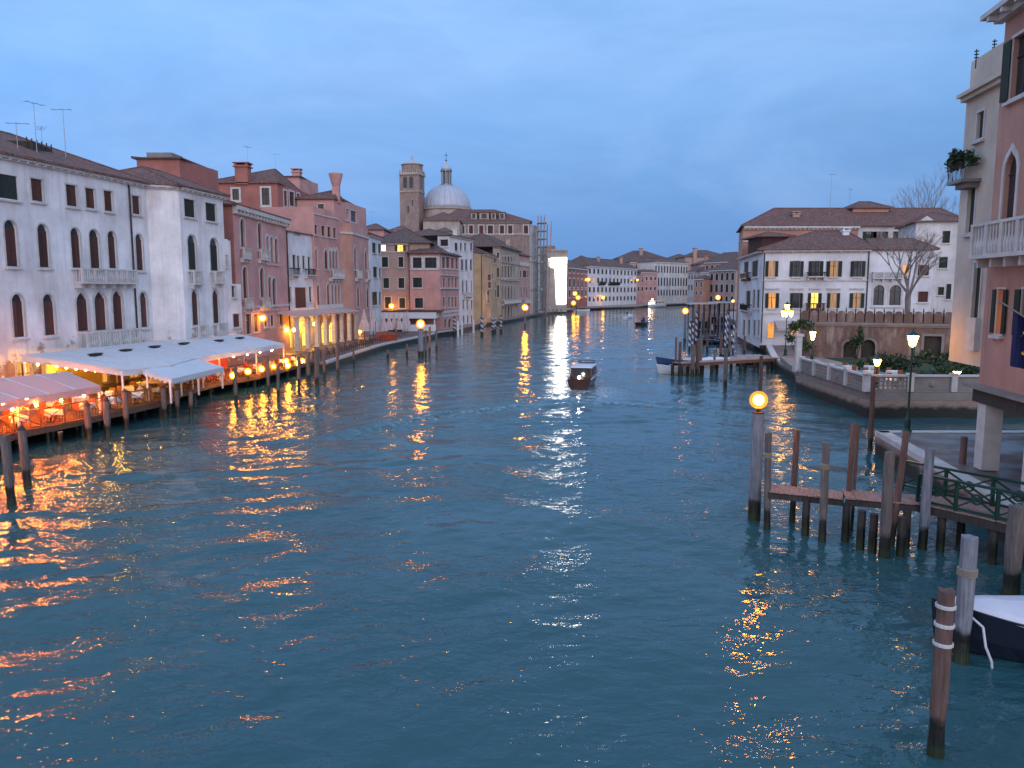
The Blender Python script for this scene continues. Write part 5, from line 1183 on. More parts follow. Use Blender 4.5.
# canopies
def canopy(name, label, front, back, zf, zb, mat, val=.35, postmat=BWHITE, every=5.0, scallop=False, ribs=True):
    t = thing(name, label, 'canopy', (*front[0], 1.1)); g = MB(); n = len(front)
    fr = [Vector((x, y, zf)) for x, y in front]; bk_ = [Vector((x, y, zb)) for x, y in back]
    vs = fr+bk_+[p-Vector((0, 0, .05)) for p in fr+bk_]; fs = []
    for i in range(n-1): fs += [(i, i+1, n+i+1, n+i), (2*n+i, 3*n+i, 3*n+i+1, 2*n+i+1), (i, 2*n+i, 2*n+i+1, i+1), (n+i+1, 3*n+i+1, 3*n+i, n+i)]
    fs += [(0, n, 3*n, 2*n), (n-1, 3*n-1, 4*n-1, 2*n-1)]; g.add(vs, fs); o = g.build('roof_sheet', mat, t)
    g = MB()
    for a, b in list(zip(fr, fr[1:]))+[(fr[-1], fr[-1].lerp(bk_[-1], .98)), (fr[0], fr[0].lerp(bk_[0], .98))]:
        if not scallop:
            g.add([a-Vector((0, 0, .06)), b-Vector((0, 0, .06)), b-Vector((0, 0, .06+val)), a-Vector((0, 0, .06+val))], [(0, 1, 2, 3)])
        else:
            L = (b-a).length; k = max(2, int(L/.35))
            for i in range(k):
                p, q = a.lerp(b, i/k), a.lerp(b, (i+1)/k); D_ = Vector((0, 0, 1)); m_ = (p+q)/2
                g.add([p-D_*.06, q-D_*.06, q-D_*(.06+val*.6), m_-D_*(.06+val), p-D_*(.06+val*.6)], [(0, 1, 2, 3, 4)])
    v = g.build('valance', mat, t); md = v.modifiers.new('thick', 'SOLIDIFY'); md.thickness = .02
    if ribs:
        for i in range(n-1):
            k = max(1, round((fr[i+1]-fr[i]).length/2.2))
            for j in range(k):
                g = MB(); p = fr[i].lerp(fr[i+1], j/k)+Vector((0, 0, .03)); q = bk_[i].lerp(bk_[i+1], j/k)+Vector((0, 0, .03)); g.beam(p, q, .06, .05); g.build('rib', CANVAS, o)
    for p, q in ((fr, .12), (bk_, -.3)):
        for s_ in walk([(v_.x, v_.y) for v_ in p], every)+[Vector((p[-1].x, p[-1].y))]:
            g = MB(); g.box((s_.x-q, s_.y, (1.14+p[0].z-.06)/2), (.11, .11, p[0].z-.06-1.14)); g.build('pole', postmat, t)
    return t
canopy('restaurant_canopy', 'pinkish white sloping awning over the nearest restaurant tables', [(-24.6, 28), (-27.2, 38), (-27.5, 42.5), (-26.2, 48.6)], [(-30.5, 28), (-32, 38), (-31.4, 44), (-29.0, 49.8)], 2.95, 3.75, CANVASP)
canopy('flat_canopy', 'bluish flat awning behind the pinkish nearest awning', [(-30.6, 28), (-32.1, 38), (-31.5, 44)], [(-37.5, 30), (-37.5, 38), (-37, 45)], 3.7, 3.95, CANVAS, ribs=False)
canopy('long_white_canopy', 'long white ribbed canopy roof between the white palace and the deck', [(-26.6, 52.4), (-24.9, 56), (-25.4, 61), (-25.1, 66), (-23.9, 72), (-23.4, 79)], [(-35.3, 55), (-34.8, 60), (-33.9, 65), (-32.9, 71), (-30.6, 74), (-29, 82)], 3.55, 4.35, CANVAS)
canopy('scalloped_awning', 'short white awning with scalloped dark edge in front of the long canopy', [(-23.7, 53.2), (-23.5, 57.5), (-23.2, 61.5)], [(-25.8, 53.4), (-25.0, 57), (-25.3, 61.8)], 2.85, 3.5, CANVAS, val=.4, scallop=True, ribs=False)
# vents on the canopy roof
for i, (x, y) in enumerate([(-31.5, 58), (-31.2, 62), (-30.7, 66), (-29.9, 70), (-28.2, 74), (-27.6, 78)]):
    g = MB(); g.box((x, y, 4.22), (.6, 1.2, .06)); g.box((x, y, 4.1), (.5, .9, .2)); tag(g.build('roof_vent', IRON, loc=(x, y, 4)), 'dark flat hatch on the long white canopy, '+ORD[i]+' from the left', 'vent', 'dark hatches on the white canopy')
# back-lit interiors: partition with warm wall, beams
ORANGEW = M_plaster('orange_interior_wall', (.62, .22, .08), (.4, .2, .1), .3); YELW = M_plaster('yellow_interior_wall', (.60, .42, .16), (.4, .25, .1), .3); REDW = M_plain('red_curtain', (.62, .10, .05), .8)
for i, (x, y, w_, d_2, h, mt, l) in enumerate([(-33, 36, .3, 15, 2.5, ORANGEW, 'orange interior wall behind the nearest tables'), (-33.2, 58, .3, 9, 2.7, YELW, 'yellow lit interior wall under the long canopy'), (-27.8, 71.5, .3, 13, 2.3, REDW, 'red orange backdrop under the far end of the canopy')]):
    g = MB(); g.box((x, y, 1.15+h/2), (w_, d_2, h), rz=[-.02, .1, .2][i]); 
    tag(g.build('partition', mt, loc=(x, y, 1.14)), l, 'partition')
def area(loc, size, e, c, rot=(0, 0, 0)):
    l = bpy.data.lights.new('canopy_light', 'AREA'); l.energy = e; l.color = c; l.shape = 'RECTANGLE'; l.size = size[0]; l.size_y = size[1]
    o = bpy.data.objects.new('canopy_light', l); o.location = loc; o.rotation_euler = rot; COL.objects.link(o)
# festoon bulbs hanging under the canopies: real small lamps
FEST = M_emit('festoon_bulb', (1, .19, .012), 950); FESTY = M_emit('festoon_bulb_yellow', (1, .48, .03), 420); FESTR = M_emit('festoon_bulb_red', (1, .20, .02), 700)
def festoon(label, pts, mat, r=.075, group='strings of bulbs under the restaurant canopies', sag=.12):
    t = thing('bulb_string', label, 'string lights', pts[0], group); g = MB()
    for a, b in zip(pts, pts[1:]):
        a, b = Vector(a), Vector(b); g.tube(a+Vector((0, 0, .12)), b+Vector((0, 0, .12)), .012, n=4)
    g.build('cable', IRON, t)
    for a in pts:
        g = MB(); g.sphere(a, r, 8, 6); g.build('bulb', mat, t, smooth=True)
def lin(a, b, n): a, b = Vector(a), Vector(b); return [tuple(a.lerp(b, k/(n-1))) for k in range(n)]
festoon('row of orange bulbs under the front edge of the nearest awning', lin((-26.0, 30, 2.45), (-27.6, 42, 2.45), 8)+lin((-27.2, 43.5, 2.45), (-26.7, 47.5, 2.45), 3), FEST)
festoon('third row of orange bulbs in the middle under the nearest awning', lin((-28.6, 30, 2.65), (-28.6, 47, 2.65), 9), FEST)
festoon('row of orange bulbs deeper under the nearest awning', lin((-30.6, 31, 2.9), (-30.2, 46, 2.9), 8), FEST)
festoon('row of yellow bulbs along the left edge of the long white canopy', lin((-34, 54.9, 3.7), (-27.6, 53.2, 3.25), 9), FESTY)
festoon('yellow bulbs over the tables under the long canopy', lin((-29.5, 56, 3.1), (-28.5, 65, 3.1), 5), FESTY, r=.055)
festoon('red orange bulbs under the far end of the long canopy', lin((-26.6, 66, 2.9), (-24.4, 78, 2.9), 6), FESTR)
# lamps on the railing
for i, (px, py) in enumerate([(233, 375.5), (248, 371.5), (261.5, 369), (273.5, 366.5), (286, 361), (288, 365.5), (297, 363), (302.5, 361)]):
    Y = [64.5, 67.5, 71, 74, 79, 78, 81, 83.5][i]; P = at_y(px, py, Y)
    t = thing('deck_lamp', 'amber globe lamp on a short pole at the deck railing, '+ORD[i]+' from the left', 'lamp', (P.x, P.y, 1.14), 'globe lamps along the deck railing')
    g = MB(); g.tube((P.x, P.y, 1.15), (P.x, P.y, P.z), .04, n=6); g.build('pole', IRON, t)
    g = MB(); g.sphere(P, .2 if i != 3 else .14, 10, 8); g.build('bulb', LAMPB, t, smooth=True); g = MB(); g.sphere(P, .34, 12, 8); g.build('globe', HALO, t, smooth=True)  # outer globe glows by itself, added as an orange halo
# tables and chairs
tb = thing('restaurant_table', 'small white-clothed table on the deck', 'table', (0, 0, 0), local=True)
g = MB(); g.box((0, 0, .735), (.85, .85, .03)); g.build('tabletop', RAILW, tb, local=True)
g = MB()
vs = []
for k in range(16):
    t_a = 2*math.pi*k/16; sx_, sy_ = math.cos(t_a), math.sin(t_a); mm = max(abs(sx_), abs(sy_)); e = .46/mm; dr = .30+.05*math.cos(4*t_a+math.pi)
    vs += [(sx_*e, sy_*e, .755), (sx_*(e+.03), sy_*(e+.03), .755-dr)]
g.add(vs+[(0, 0, .758)], [(2*k, (2*k+2) % 32, (2*k+3) % 32, 2*k+1) for k in range(16)][::1]+[(32, (2*k+2) % 32, 2*k) for k in range(16)]); g.build('cloth', CLOTH, tb, local=True)
g = MB(); g.tube((0, 0, .03), (0, 0, .72), .035, n=6); g.box((0, 0, .02), (.5, .08, .04)); g.box((0, 0, .02), (.08, .5, .04)); g.build('leg', IRON, tb, local=True)
g = MB(); g.lathe((.12, .1, .76), [(.03, 0), (.035, .09), (.025, .1)], 8); g.build('glass', GLASS, tb, local=True)
chs = thing('restaurant_chair', 'dark chair drawn up to a deck table', 'chair', (0, 0, 0), local=True)
g = MB(); g.box((0, 0, .45), (.42, .42, .05)); g.build('seat', RAILW, chs, local=True)
g = MB(); g.box((0, .2, .72), (.42, .04, .42)); g.build('backrest', RAILW, chs, local=True)
for a in (-.18, .18):
    for b in (-.18, .18):
        g = MB(); g.tube((a, b, 0), (a, b, .43), .018, n=5); g.build('leg', DARKW, chs, local=True)
reg(tb); reg(chs)
spots = []
for y, xe in [(31, -25.3), (33.4, -25.9), (35.8, -26.5), (38.2, -26.9), (40.6, -27.2), (43, -27.1), (45.4, -26.6), (48, -26), (50.4, -25.6), (53, -25.2), (56, -25.2), (58.6, -25.5), (61.3, -25.5), (64, -25.4), (67, -24.9), (70, -24.1), (73, -23.6), (76, -23.3), (79, -23), (82, -22.6)]:
    spots.append((xe-1.0, y, 0)); 
    if y < 66: spots.append((xe-3.4, y+.6, 1))
DINERS = []; firstT = True; firstC = True; nT = 0
for i, (x, y, rw) in enumerate(spots):
    sec = 'under the nearest pinkish awning' if y < 49 else ('under the scalloped awning' if y < 63 else 'behind the globe lamps')
    lab = f"white-clothed table {sec}, {'inner' if rw else 'outer'} row by the {'wall' if rw else 'railing'}"
    grp = f"tables {sec} {'inner' if rw else 'outer'} row"
    if firstT: tb.location = (x, y, 1.14); tb['label'] = lab; tb['group'] = grp; firstT = False
    else: dup(tb, (x, y, 1.14), .1*i, lab, grp)
    for a in ((0, 3.1416) if rw else (0, 3.1416)):
        cx_, cy_ = x-math.sin(a)*.75, y+math.cos(a)*.75; l2 = lab.replace('white-clothed table', 'dark chair at the tables'); g2_ = grp.replace('tables', 'chairs')
        if firstC: chs.location = (cx_, cy_, 1.14); chs.rotation_euler.z = a; chs['label'] = l2; chs['group'] = g2_; firstC = False
        else: dup(chs, (cx_, cy_, 1.14), a, l2, g2_)
for i, (x, y, a) in enumerate([(-26.3, 31.75, 3.14), (-26.9, 34.15, 3.14), (-26.9, 32.65, 0), (-27.5, 36.55, 3.14), (-27.9, 38.95, 3.14), (-28.2, 39.85, 0), (-28.1, 43.75, 3.14), (-27.6, 46.15, 3.14), (-26.6, 49.65, 0), (-26.2, 53.75, 3.14), (-26.5, 59.35, 3.14), (-25.1, 72.25, 0)]):
    DINERS.append((x, y, a))
# umbrella (open, yellow-lit) under the canopy
for i, (x, y) in enumerate([(-25.4, 55.0), (-24.9, 60.2)]):
    t = thing('parasol', ['yellow lit parasol over a table left of the white canopy pole', 'flat yellow parasol under the scalloped awning'][i], 'parasol', (x, y, 1.14))
    g = MB(); g.tube((x, y, 1.15), (x, y, 2.9), .03, n=6); g.build('pole', RAILW, t)
    g = MB(); g.lathe((x, y, 2.45), [(1.15, 0), (1.12, .04), (.05, .42)], 8); g.build('cover', YELW, t)

# ============================================================ QUAY WITH PORTICO, UMBRELLAS, LANDING STAGES
port = thing('lit_portico', 'lit portico with white curtains and columns under the pink palaces', 'portico', (-28, 105, 1.0))
for k in range(8):
    y = 101+k*3.4; x = -28.2+k*.42
    g = MB(); g.box((x, y, 3.2), (.5, .5, 4.2)); g.box((x, y, 5.35), (.7, .7, .2)); g.box((x, y, 1.25), (.65, .65, .3)); g.build('column', STONE, port)
    if k in (1, 2, 4, 6, 7, 9):
        g = MB(); n = 10
        vs = [(x+.1*math.sin(j*1.9), y+.4+j*.17, z) for z in (1.3, 5.2) for j in range(n)]; g.add(vs, [(j, j+1, n+j+1, n+j) for j in range(n-1)])
        c = g.build('curtain', CANVASP, port); md = c.modifiers.new('thick', 'SOLIDIFY'); md.thickness = .02
g = MB()
g.add([(-27.5, 100, 5.5), (-24.7, 125, 5.5), (-27.2, 125, 6.0), (-30.8, 100, 6.0), (-27.5, 100, 5.7), (-24.7, 125, 5.7), (-27.2, 125, 6.2), (-30.8, 100, 6.2)], [(3, 2, 1, 0), (4, 5, 6, 7), (0, 1, 5, 4), (1, 2, 6, 5), (2, 3, 7, 6), (3, 0, 4, 7)]); g.build('awning', CANVASP, port)
for i, (px, py, Y) in enumerate([(289, 330, 103), (296.5, 330, 104.5), (309, 327.5, 109.5), (316.5, 324, 112), (352, 331.5, 126), (362, 331.5, 129.5), (368.5, 339, 131), (375.5, 347, 122), (381, 345.5, 122)]):
    P = at_y(px, py, Y); P.x -= .3
    t = thing('hanging_lamp', ['first lamp at the left corner column of the portico', 'second lamp between the left columns of the portico', 'lamp lighting the pale portico curtains', 'brightest lamp before the central portico curtain', 'left of two small lamps near the umbrellas', 'right of two small lamps near the umbrellas', 'small lamp between the two folded umbrellas', 'left lamp of the orange-lit kiosk', 'right lamp of the orange-lit kiosk'][i], 'lamp', P)
    g = MB(); g.sphere(P, .22 if i < 4 else .2, 10, 8); g.build('globe', LAMPB, t, smooth=True); g = MB(); g.tube(P+Vector((0, 0, .2)), P+Vector((0, 0, .9)), .02, n=5); g.tube(P+Vector((0, 0, .9)), P+Vector((-1.2, 0, 1.0)), .02, n=5); g.build('bracket', IRON, t)
um = thing('folded_umbrella', 'folded umbrella', 'umbrella', (0, 0, 0), local=True)
g = MB(); g.tube((0, 0, 0), (0, 0, 4.2), .05, n=6); g.lathe((0, 0, 0), [(.4, 0), (.4, .08), (.08, .12)], 10); g.build('pole', RAILW, um, local=True)
g = MB(); pr = [(.62, 1.2), (.55, 1.25), (.50, 1.9), (.30, 2.6), (.24, 2.7), (.26, 2.85), (.14, 3.6), (.03, 4.1)]; vs = []; n = 16
for r, z in pr:
    for k in range(n): a = 2*math.pi*k/n; q = r*(1+.28*(k % 2)*(1 if r > .2 else .3)); vs.append((q*math.cos(a), q*math.sin(a), z))
g.add(vs, [(j*n+k, j*n+(k+1) % n, (j+1)*n+(k+1) % n, (j+1)*n+k) for j in range(len(pr)-1) for k in range(n)]); g.build('folded_cloth', ASHC, um, local=True)
reg(um)
UML = ['tallest pale folded umbrella before the salmon house, left one', 'pale folded umbrella right of the tallest one', 'folded umbrella behind the orange-lit kiosk', 'folded umbrella left of the hotel canopy', 'folded umbrella in front of the white canopy on the square', 'folded umbrella at the right side of the kiosk', 'folded umbrella left of the amber globe lamp on the square', 'slim folded umbrella before the hotel terrace wall']
for i, (px, Y, s) in enumerate([(363.5, 122, 1.25), (372.5, 123.5, 1.25), (383, 128, 1.0), (388.5, 132, 1.0), (393.5, 136, 1.0), (398.5, 133, 1.0), (403.5, 138, .95), (406.5, 145, 1.0)]):
    o = um if i == 0 else dup(um, (0, 0, 0)); o.location = (gx(px, Y), Y, 1.04); o.scale = (s, s, s); o['label'] = UML[i]; o['group'] = 'folded umbrellas on the left quay'
# quay railing with chairs silhouettes
qr = thing('quay_railing', 'dark iron railing along the quay before the lit portico', 'railing', (-21, 90, 1.05))
QL = walk([(-21.6, 86.5), (-20.9, 100), (-20.3, 112), (-19.6, 118)], 1.1)
for a, b in zip(QL, QL[1:]):
    g = MB(); g.tube((a.x, a.y, 1.05), (a.x, a.y, 2.05), .035, n=5); g.beam((a.x, a.y, 2.0), (b.x, b.y, 2.0), .06, .05); g.beam((a.x, a.y, 1.3), (b.x, b.y, 1.9), .03, .03); g.beam((a.x, a.y, 1.9), (b.x, b.y, 1.3), .03, .03); g.build('panel', IRON, qr)
for k in range(22):
    y = 88+k*1.35; dup(chs, (-22.6-.5*(k % 2)+k*.08, y, 1.04), 1.57+.4*math.sin(k*2.1), 'dark chair among the row on the quay before the lit portico', 'chairs on the quay before the portico')
# orange-lit kiosk boat at the quay end
kb = thing('kiosk', 'small orange-lit kiosk with red panels at the end of the left quay', 'kiosk', (-19.5, 122, 1.0))
KM = M_plain('kiosk_red_panel', (.45, .07, .03), .6)
for k in range(13):
    g = MB(); g.box((gx(386, 122)-1.5+k*.25, 121.6, 1.65), (.12, .06, 1.2)); g.build('slat', KM, kb)
g = MB(); g.box((gx(386, 122), 122.6, 1.45), (2.6, .8, .8)); g.build('body', DARKW, kb)
g = MB(); g.box((gx(386, 122), 122.2, 2.3), (3.4, 1.6, .08)); g.build('counter', RAILW, kb)
for dx in (-1.6, 1.6):
    g = MB(); g.tube((gx(386, 122)+dx, 121.2, 1.04), (gx(386, 122)+dx, 121.2, 4.2), .06, n=6); g.build('pole', RAILW, kb)
# hotel canopy on the square
cn = thing('hotel_canopy', 'wide white canopy box before the beige hotel on the square', 'canopy', (-20, 150, 1))
x0, x1 = gx(380, 148), gx(436, 148)
g = MB(); zt_, zb_ = at_y(410, 312, 148).z, at_y(410, 318.5, 148).z; g.box(((x0+x1)/2, 151.5, (zt_+zb_)/2), (x1-x0, 7, zt_-zb_)); g.build('fascia', CANVAS, cn)
g = MB(); g.box(((x0+x1)/2+.4, 151.5, zt_+.14), (x1-x0+1.0, 7.4, .2)); g.build('roof', BRSH, cn)
for k in range(5): 
    g = MB(); x = x0+.4+(x1-x0-.8)*k/4; g.box((x, 148.5, (1.04+zb_)/2), (.2, .2, zb_-1.06)); g.build('post', BWHITE, cn)
g = MB(); g.box(((x0+x1)/2+2, 148.2, 1.75), ((x1-x0)*.6, .2, 1.3)); g.build('screen', CANVAS, cn)

# ============================================================ NEAR PIER
pier = thing('wooden_pier', 'low plank pier on black piles ending between mooring posts', 'pier', (12, 27, 1.5))
def slab(name, a, b, w_, z, th, mat, par):
    a, b = Vector((*a, z)), Vector((*b, z)); d = (b-a).normalized(); n = Vector((-d.y, d.x, 0))*w_/2
    t_ = Vector((0, 0, -th)); vs = [a-n, b-n, b+n, a+n]; g = MB(); g.add(vs+[v+t_ for v in vs], [(0, 1, 2, 3), (7, 6, 5, 4), (4, 5, 1, 0), (5, 6, 2, 1), (6, 7, 3, 2), (7, 4, 0, 3)]); return g.build(name, mat, par)
a0, a1, a2 = (9.85, 28.6), (12.2, 27.55), (15.3, 26.5)
def planks(a, b, w_, z, par, step=.17):
    a, b = Vector((*a, z)), Vector((*b, z)); d = (b-a); L = d.length; d /= L; n = int(L/step); rz = math.atan2(d.y, d.x); rng = random.Random(int(L*100)); g = MB()
    for k in range(n):
        c = a+d*(step*(k+.5))+Vector((0, 0, rng.uniform(-.006, .006))); g.box(c, (step-.008, w_+rng.uniform(-.05, .03), .045), rz=rz)
    g.build('planking', PLK, par)
PLK = M_wood('weathered_planks', (.36, .23, .19), along='y')
planks(a0, a1, 1.15, 1.50, pier); planks(a1, a2, 1.35, 1.56, pier)
for a, b, w_, z in ((a0, a1, 1.15, 1.46), (a1, a2, 1.35, 1.52)):
    A_ = Vector((*a, z)); B_2 = Vector((*b, z)); d = (B_2-A_).normalized(); n = Vector((-d.y, d.x, 0))
    for s in (-1, 1): 
        g = MB(); g.beam(A_+n*s*(w_/2-.1)-Vector((0, 0, .12)), B_2+n*s*(w_/2-.1)-Vector((0, 0, .12)), .12, .2); g.build('beam', DARKW, pier)
gw = thing('gangway', 'broad wooden gangway between green railings joining the near platform', 'gangway', (15.5, 24.5, 1.5))
b0, b1 = (15.0, 26.85), (18.6, 21.5)
g0 = Vector((*b0, 1.5)); g1 = Vector((*b1, 1.5)); dg = (g1-g0).normalized(); ng = Vector((-dg.y, dg.x, 0))
planks((b0[0]+ng.x*.0, b0[1]), b1, 1.75, 1.55, gw)
for s in (-1, 1):
    g = MB(); g.beam(g0+ng*s*.78-Vector((0, 0, .12)), g1+ng*s*.78-Vector((0, 0, .12)), .14, .3); g.build('beam', DARKW, gw)
for k in range(4):
    for s in (-1, 1):
        g = MB(); P = g0.lerp(g1, .12+k*.26)+ng*s*.68; g.tube((P.x, P.y, -1.2), (P.x, P.y, 1.35), .15, .14, 8); g.build('pile', DARKW, gw)
for s, l in ((1, 'far green railing with crossed braces on the gangway'), (-1, 'near green railing with crossed braces on the gangway')):
    t = thing('green_railing', l, 'railing', g0+ng*s*.8)
    A_ = g0+ng*s*.8-dg*(1.5 if s > 0 else .05); B_2 = g1+ng*s*.8; L = (B_2-A_).length; n = 5; U = Vector((0, 0, 1))
    g = MB(); g.beam(A_+U*1.08, B_2+U*1.08, .13, .08); g.build('top_rail', GREEN, t)
    g = MB(); g.beam(A_+U*.16, B_2+U*.16, .08, .08); g.build('bottom_rail', GREEN, t)
    for k in range(n+1):
        g = MB(); P = A_.lerp(B_2, k/n); g.box(P+U*.5, (.1, .1, 1.15)); g.build('post', GREEN, t)
    for k in range(n):
        P, Q = A_.lerp(B_2, k/n), A_.lerp(B_2, (k+1)/n)
        g = MB(); g.beam(P+U*.2, Q+U*1.02, .05, .06); g.beam(P+U*1.02+ng*.02, Q+U*.2+ng*.02, .05, .06); mid = (P+Q)/2+U*.6
        ring_ = [mid+dg*.17*math.cos(q)+U*.17*math.sin(q) for q in [i*math.pi/4 for i in range(9)]]
        for p_, q_ in zip(ring_, ring_[1:]): g.beam(p_, q_, .05, .05)
        g.build('crossed_panel', GREEN, t)

# ============================================================ BOATS
def hull(L, W_, H, mat, par, name='hull', bow=.35, flare=.8, st=.75, n=16):
    vs = []; m = 9
    for i in range(n+1):
        t = i/n; x = -L/2+L*t
        wd = W_/2*(st+(1-st)*min(1, t*3)) if t < .33 else W_/2*(1-((t-.33)/.67)**2.6)
        wd = max(wd, .02); sh = H*(1+bow*max(0, (t-.45)/.55)**2)
        for j in range(m):
            a = math.pi*j/(m-1); yy = -math.cos(a); zz = math.sin(a)
            vs.append((x+(bow*.5*(sh/H) if t > .97 else 0)*(1-zz), wd*(abs(yy)**.6)*math.copysign(1, yy)*(flare+(1-flare)*(1-zz)), sh-(sh+.25)*zz**.7 if zz > 0 else sh))
    fs = [(i*m+j, i*m+j+1, (i+1)*m+j+1, (i+1)*m+j) for i in range(n) for j in range(m-1)]
    fs.append(tuple(range(m-1, -1, -1)))
    g = MB(); g.add(vs, fs); g.add([vs[i*m] for i in range(n+1)]+[vs[i*m+m-1] for i in range(n+1)], [(i, i+1, n+2+i, n+1+i) for i in range(n)])
    o = g.build(name, mat, par, local=True); 
    return o, vs, n, m
def boat(name, label, P, ang, cat='boat', group=None):
    return thing(name, label, cat, (P[0], P[1], 0), group, rz=ang, local=True)
# water taxi seen from the stern
t = boat('water_taxi', 'varnished water taxi with white cabin and bright stern light heading away', (gx(584, 70)+.55, 73.6), math.pi/2-R(13))
hull(9.0, 2.35, .95, MAHOG, t, bow=.35, st=.9)
g = MB(); g.box((-4.15, 0, .93), (.7, 2.0, .06)); g.box((.3, 0, .99), (7.6, 2.0, .05)); g.build('deck', MAHOG, t, local=True)
def cab(par, x0, x1, w0, w1, z0, z1, mat, name, rake=.3):
    g = MB(); v = [(x0, -w0, z0), (x1, -w0, z0), (x1, w0, z0), (x0, w0, z0), (x0+rake*.4, -w1, z1), (x1-rake, -w1, z1), (x1-rake, w1, z1), (x0+rake*.4, w1, z1)]
    g.add(v, [(3, 2, 1, 0), (4, 5, 6, 7), (0, 1, 5, 4), (1, 2, 6, 5), (2, 3, 7, 6), (3, 0, 4, 7)]); return g.build(name, mat, par, local=True)
c = cab(t, -2.9, .9, 1.06, .94, .98, 1.85, MAHOG, 'cabin'); cab(t, -3.1, .9, 1.02, .96, 1.86, 1.95, TARP, 'cabin_roof', .2)
g = MB(); g.box((-2.88, 0, 1.42), (.06, 1.6, .72)); g.build('window', GLASS, c, local=True)
for s in (-1, 1):
    for k in range(3): g = MB(); g.box((-1.8+k*1.0, s*1.02, 1.45), (.75, .05, .42), M=Matrix.Rotation(s*.17, 3, 'X')); g.build('window', GLASS, c, local=True)
g = MB(); g.box((1.3, 0, 1.75), (.06, 1.5, .5), M=Matrix.Rotation(-.5, 3, 'Y')); g.build('windscreen', GLASS, t, local=True)
g = MB(); g.box((1.0, 0, 2.25), (1.2, 1.5, .05)); 
for s in (-1, 1): 
    for x in (.5, 1.5): g.tube((x, s*.7, 1.3), (x, s*.7, 2.24), .025, n=5)
g.build('canopy', MAHOG, t, local=True)
for s in (-1, 1): g = MB(); g.box((-1, s*1.12, .97), (6.6, .08, .08)); g.build('rubbing_strip', BWHITE, t, local=True)
g = MB(); g.sphere((-4.3, 0, 1.12), .13, 8, 6); g.build('stern_light', M_emit('white_stern_light', (1, .95, .85), 60), t, local=True, smooth=True)
g = MB(); g.box((-4.52, 0, .62), (.05, 1.5, .35)); g.build('transom', MAHOG, t, local=True)
# covered boat at the right edge
t = boat('covered_boat', 'dark blue boat under a pale grey tarpaulin moored at the right edge', (14.2, 18.1), math.pi-R(10))
hull(6.8, 2.7, .95, NAVY, t, bow=.3, st=.95)
g = MB(); n = 18; m_ = 8; vs = []
for i in range(n+1):
    q = i/n; x = -3.3+6.6*q; wd = 1.36*(1 if q < .33 else (1-((q-.33)/.67)**2.6)) if q < .995 else .03
    for j in range(m_+1):
        s_ = -1+2*j/m_; ridge = .42*(1-q**3)*(1-abs(s_)**1.3); edge = .95*(1+.3*max(0, (q-.45)/.55)**2); sag = .03*math.sin(i*2.2)*(1-abs(s_))
        vs.append((x, s_*max(wd, .03), edge+.03+ridge+sag-(.1 if abs(s_) > .99 else 0)))
g.add(vs, [(i*(m_+1)+j, (i+1)*(m_+1)+j, (i+1)*(m_+1)+j+1, i*(m_+1)+j+1)[::-1] for i in range(n) for j in range(m_)])
c = g.build('tarpaulin', TARP, t, local=True); md = c.modifiers.new('thick', 'SOLIDIFY'); md.thickness = .015
g = MB(); pts = [(3.0, .62, 1.15), (2.75, .95, .95), (2.7, 1.05, .5), (2.55, 1.05, .15), (2.5, 1.0, -.1)]
for a, b in zip(pts, pts[1:]): g.tube(a, b, .03, n=6)
g.build('rope', CANVAS, t, local=True)
# boats moored at the middle landing stage
for i, (px, Y, ang, mt, tp, L, l) in enumerate([(671, 92.5, R(172), BLUEP, TARPD, 6.2, 'blue boat with its bow poking out left of the middle landing stage'), (712, 92, R(185), BWHITE, TARP, 6.0, 'boat under a white sheet behind the middle landing stage'), (735, 93, R(178), MAHOG, TARPD, 6.5, 'boat with pinkish cover behind the middle landing stage'), (752, 96, R(170), IRON, TARPD, 6, 'dark covered boat nearest the quay wall'), (681, 83.5, R(178), BWHITE, TARPD, 4.2, 'small white dinghy at the outer end of the landing stage')]):
    t = boat('moored_boat', l, (gx(px, Y)+L*.3*(i == 0), Y), ang, group=None); hull(L, 1.9, .65, mt, t, bow=.5, st=.7)
    g = MB(); vs = []; n = 10
    for a in range(n+1):
        q = a/n; x = -L*.42+L*.72*q; 
        for j in range(5): s_ = -1+j*.5; vs.append((x, s_*.8*(1-max(0, q-.5)**2*1.6), .7+.32*(1-s_*s_)*math.sin(math.pi*(.15+.7*q))+.05*math.sin(a*2.3)))
    g.add(vs, [((a+1)*5+j, a*5+j, a*5+j+1, (a+1)*5+j+1)[::-1] for a in range(n) for j in range(4)]); g.build('cover', tp, t, local=True)
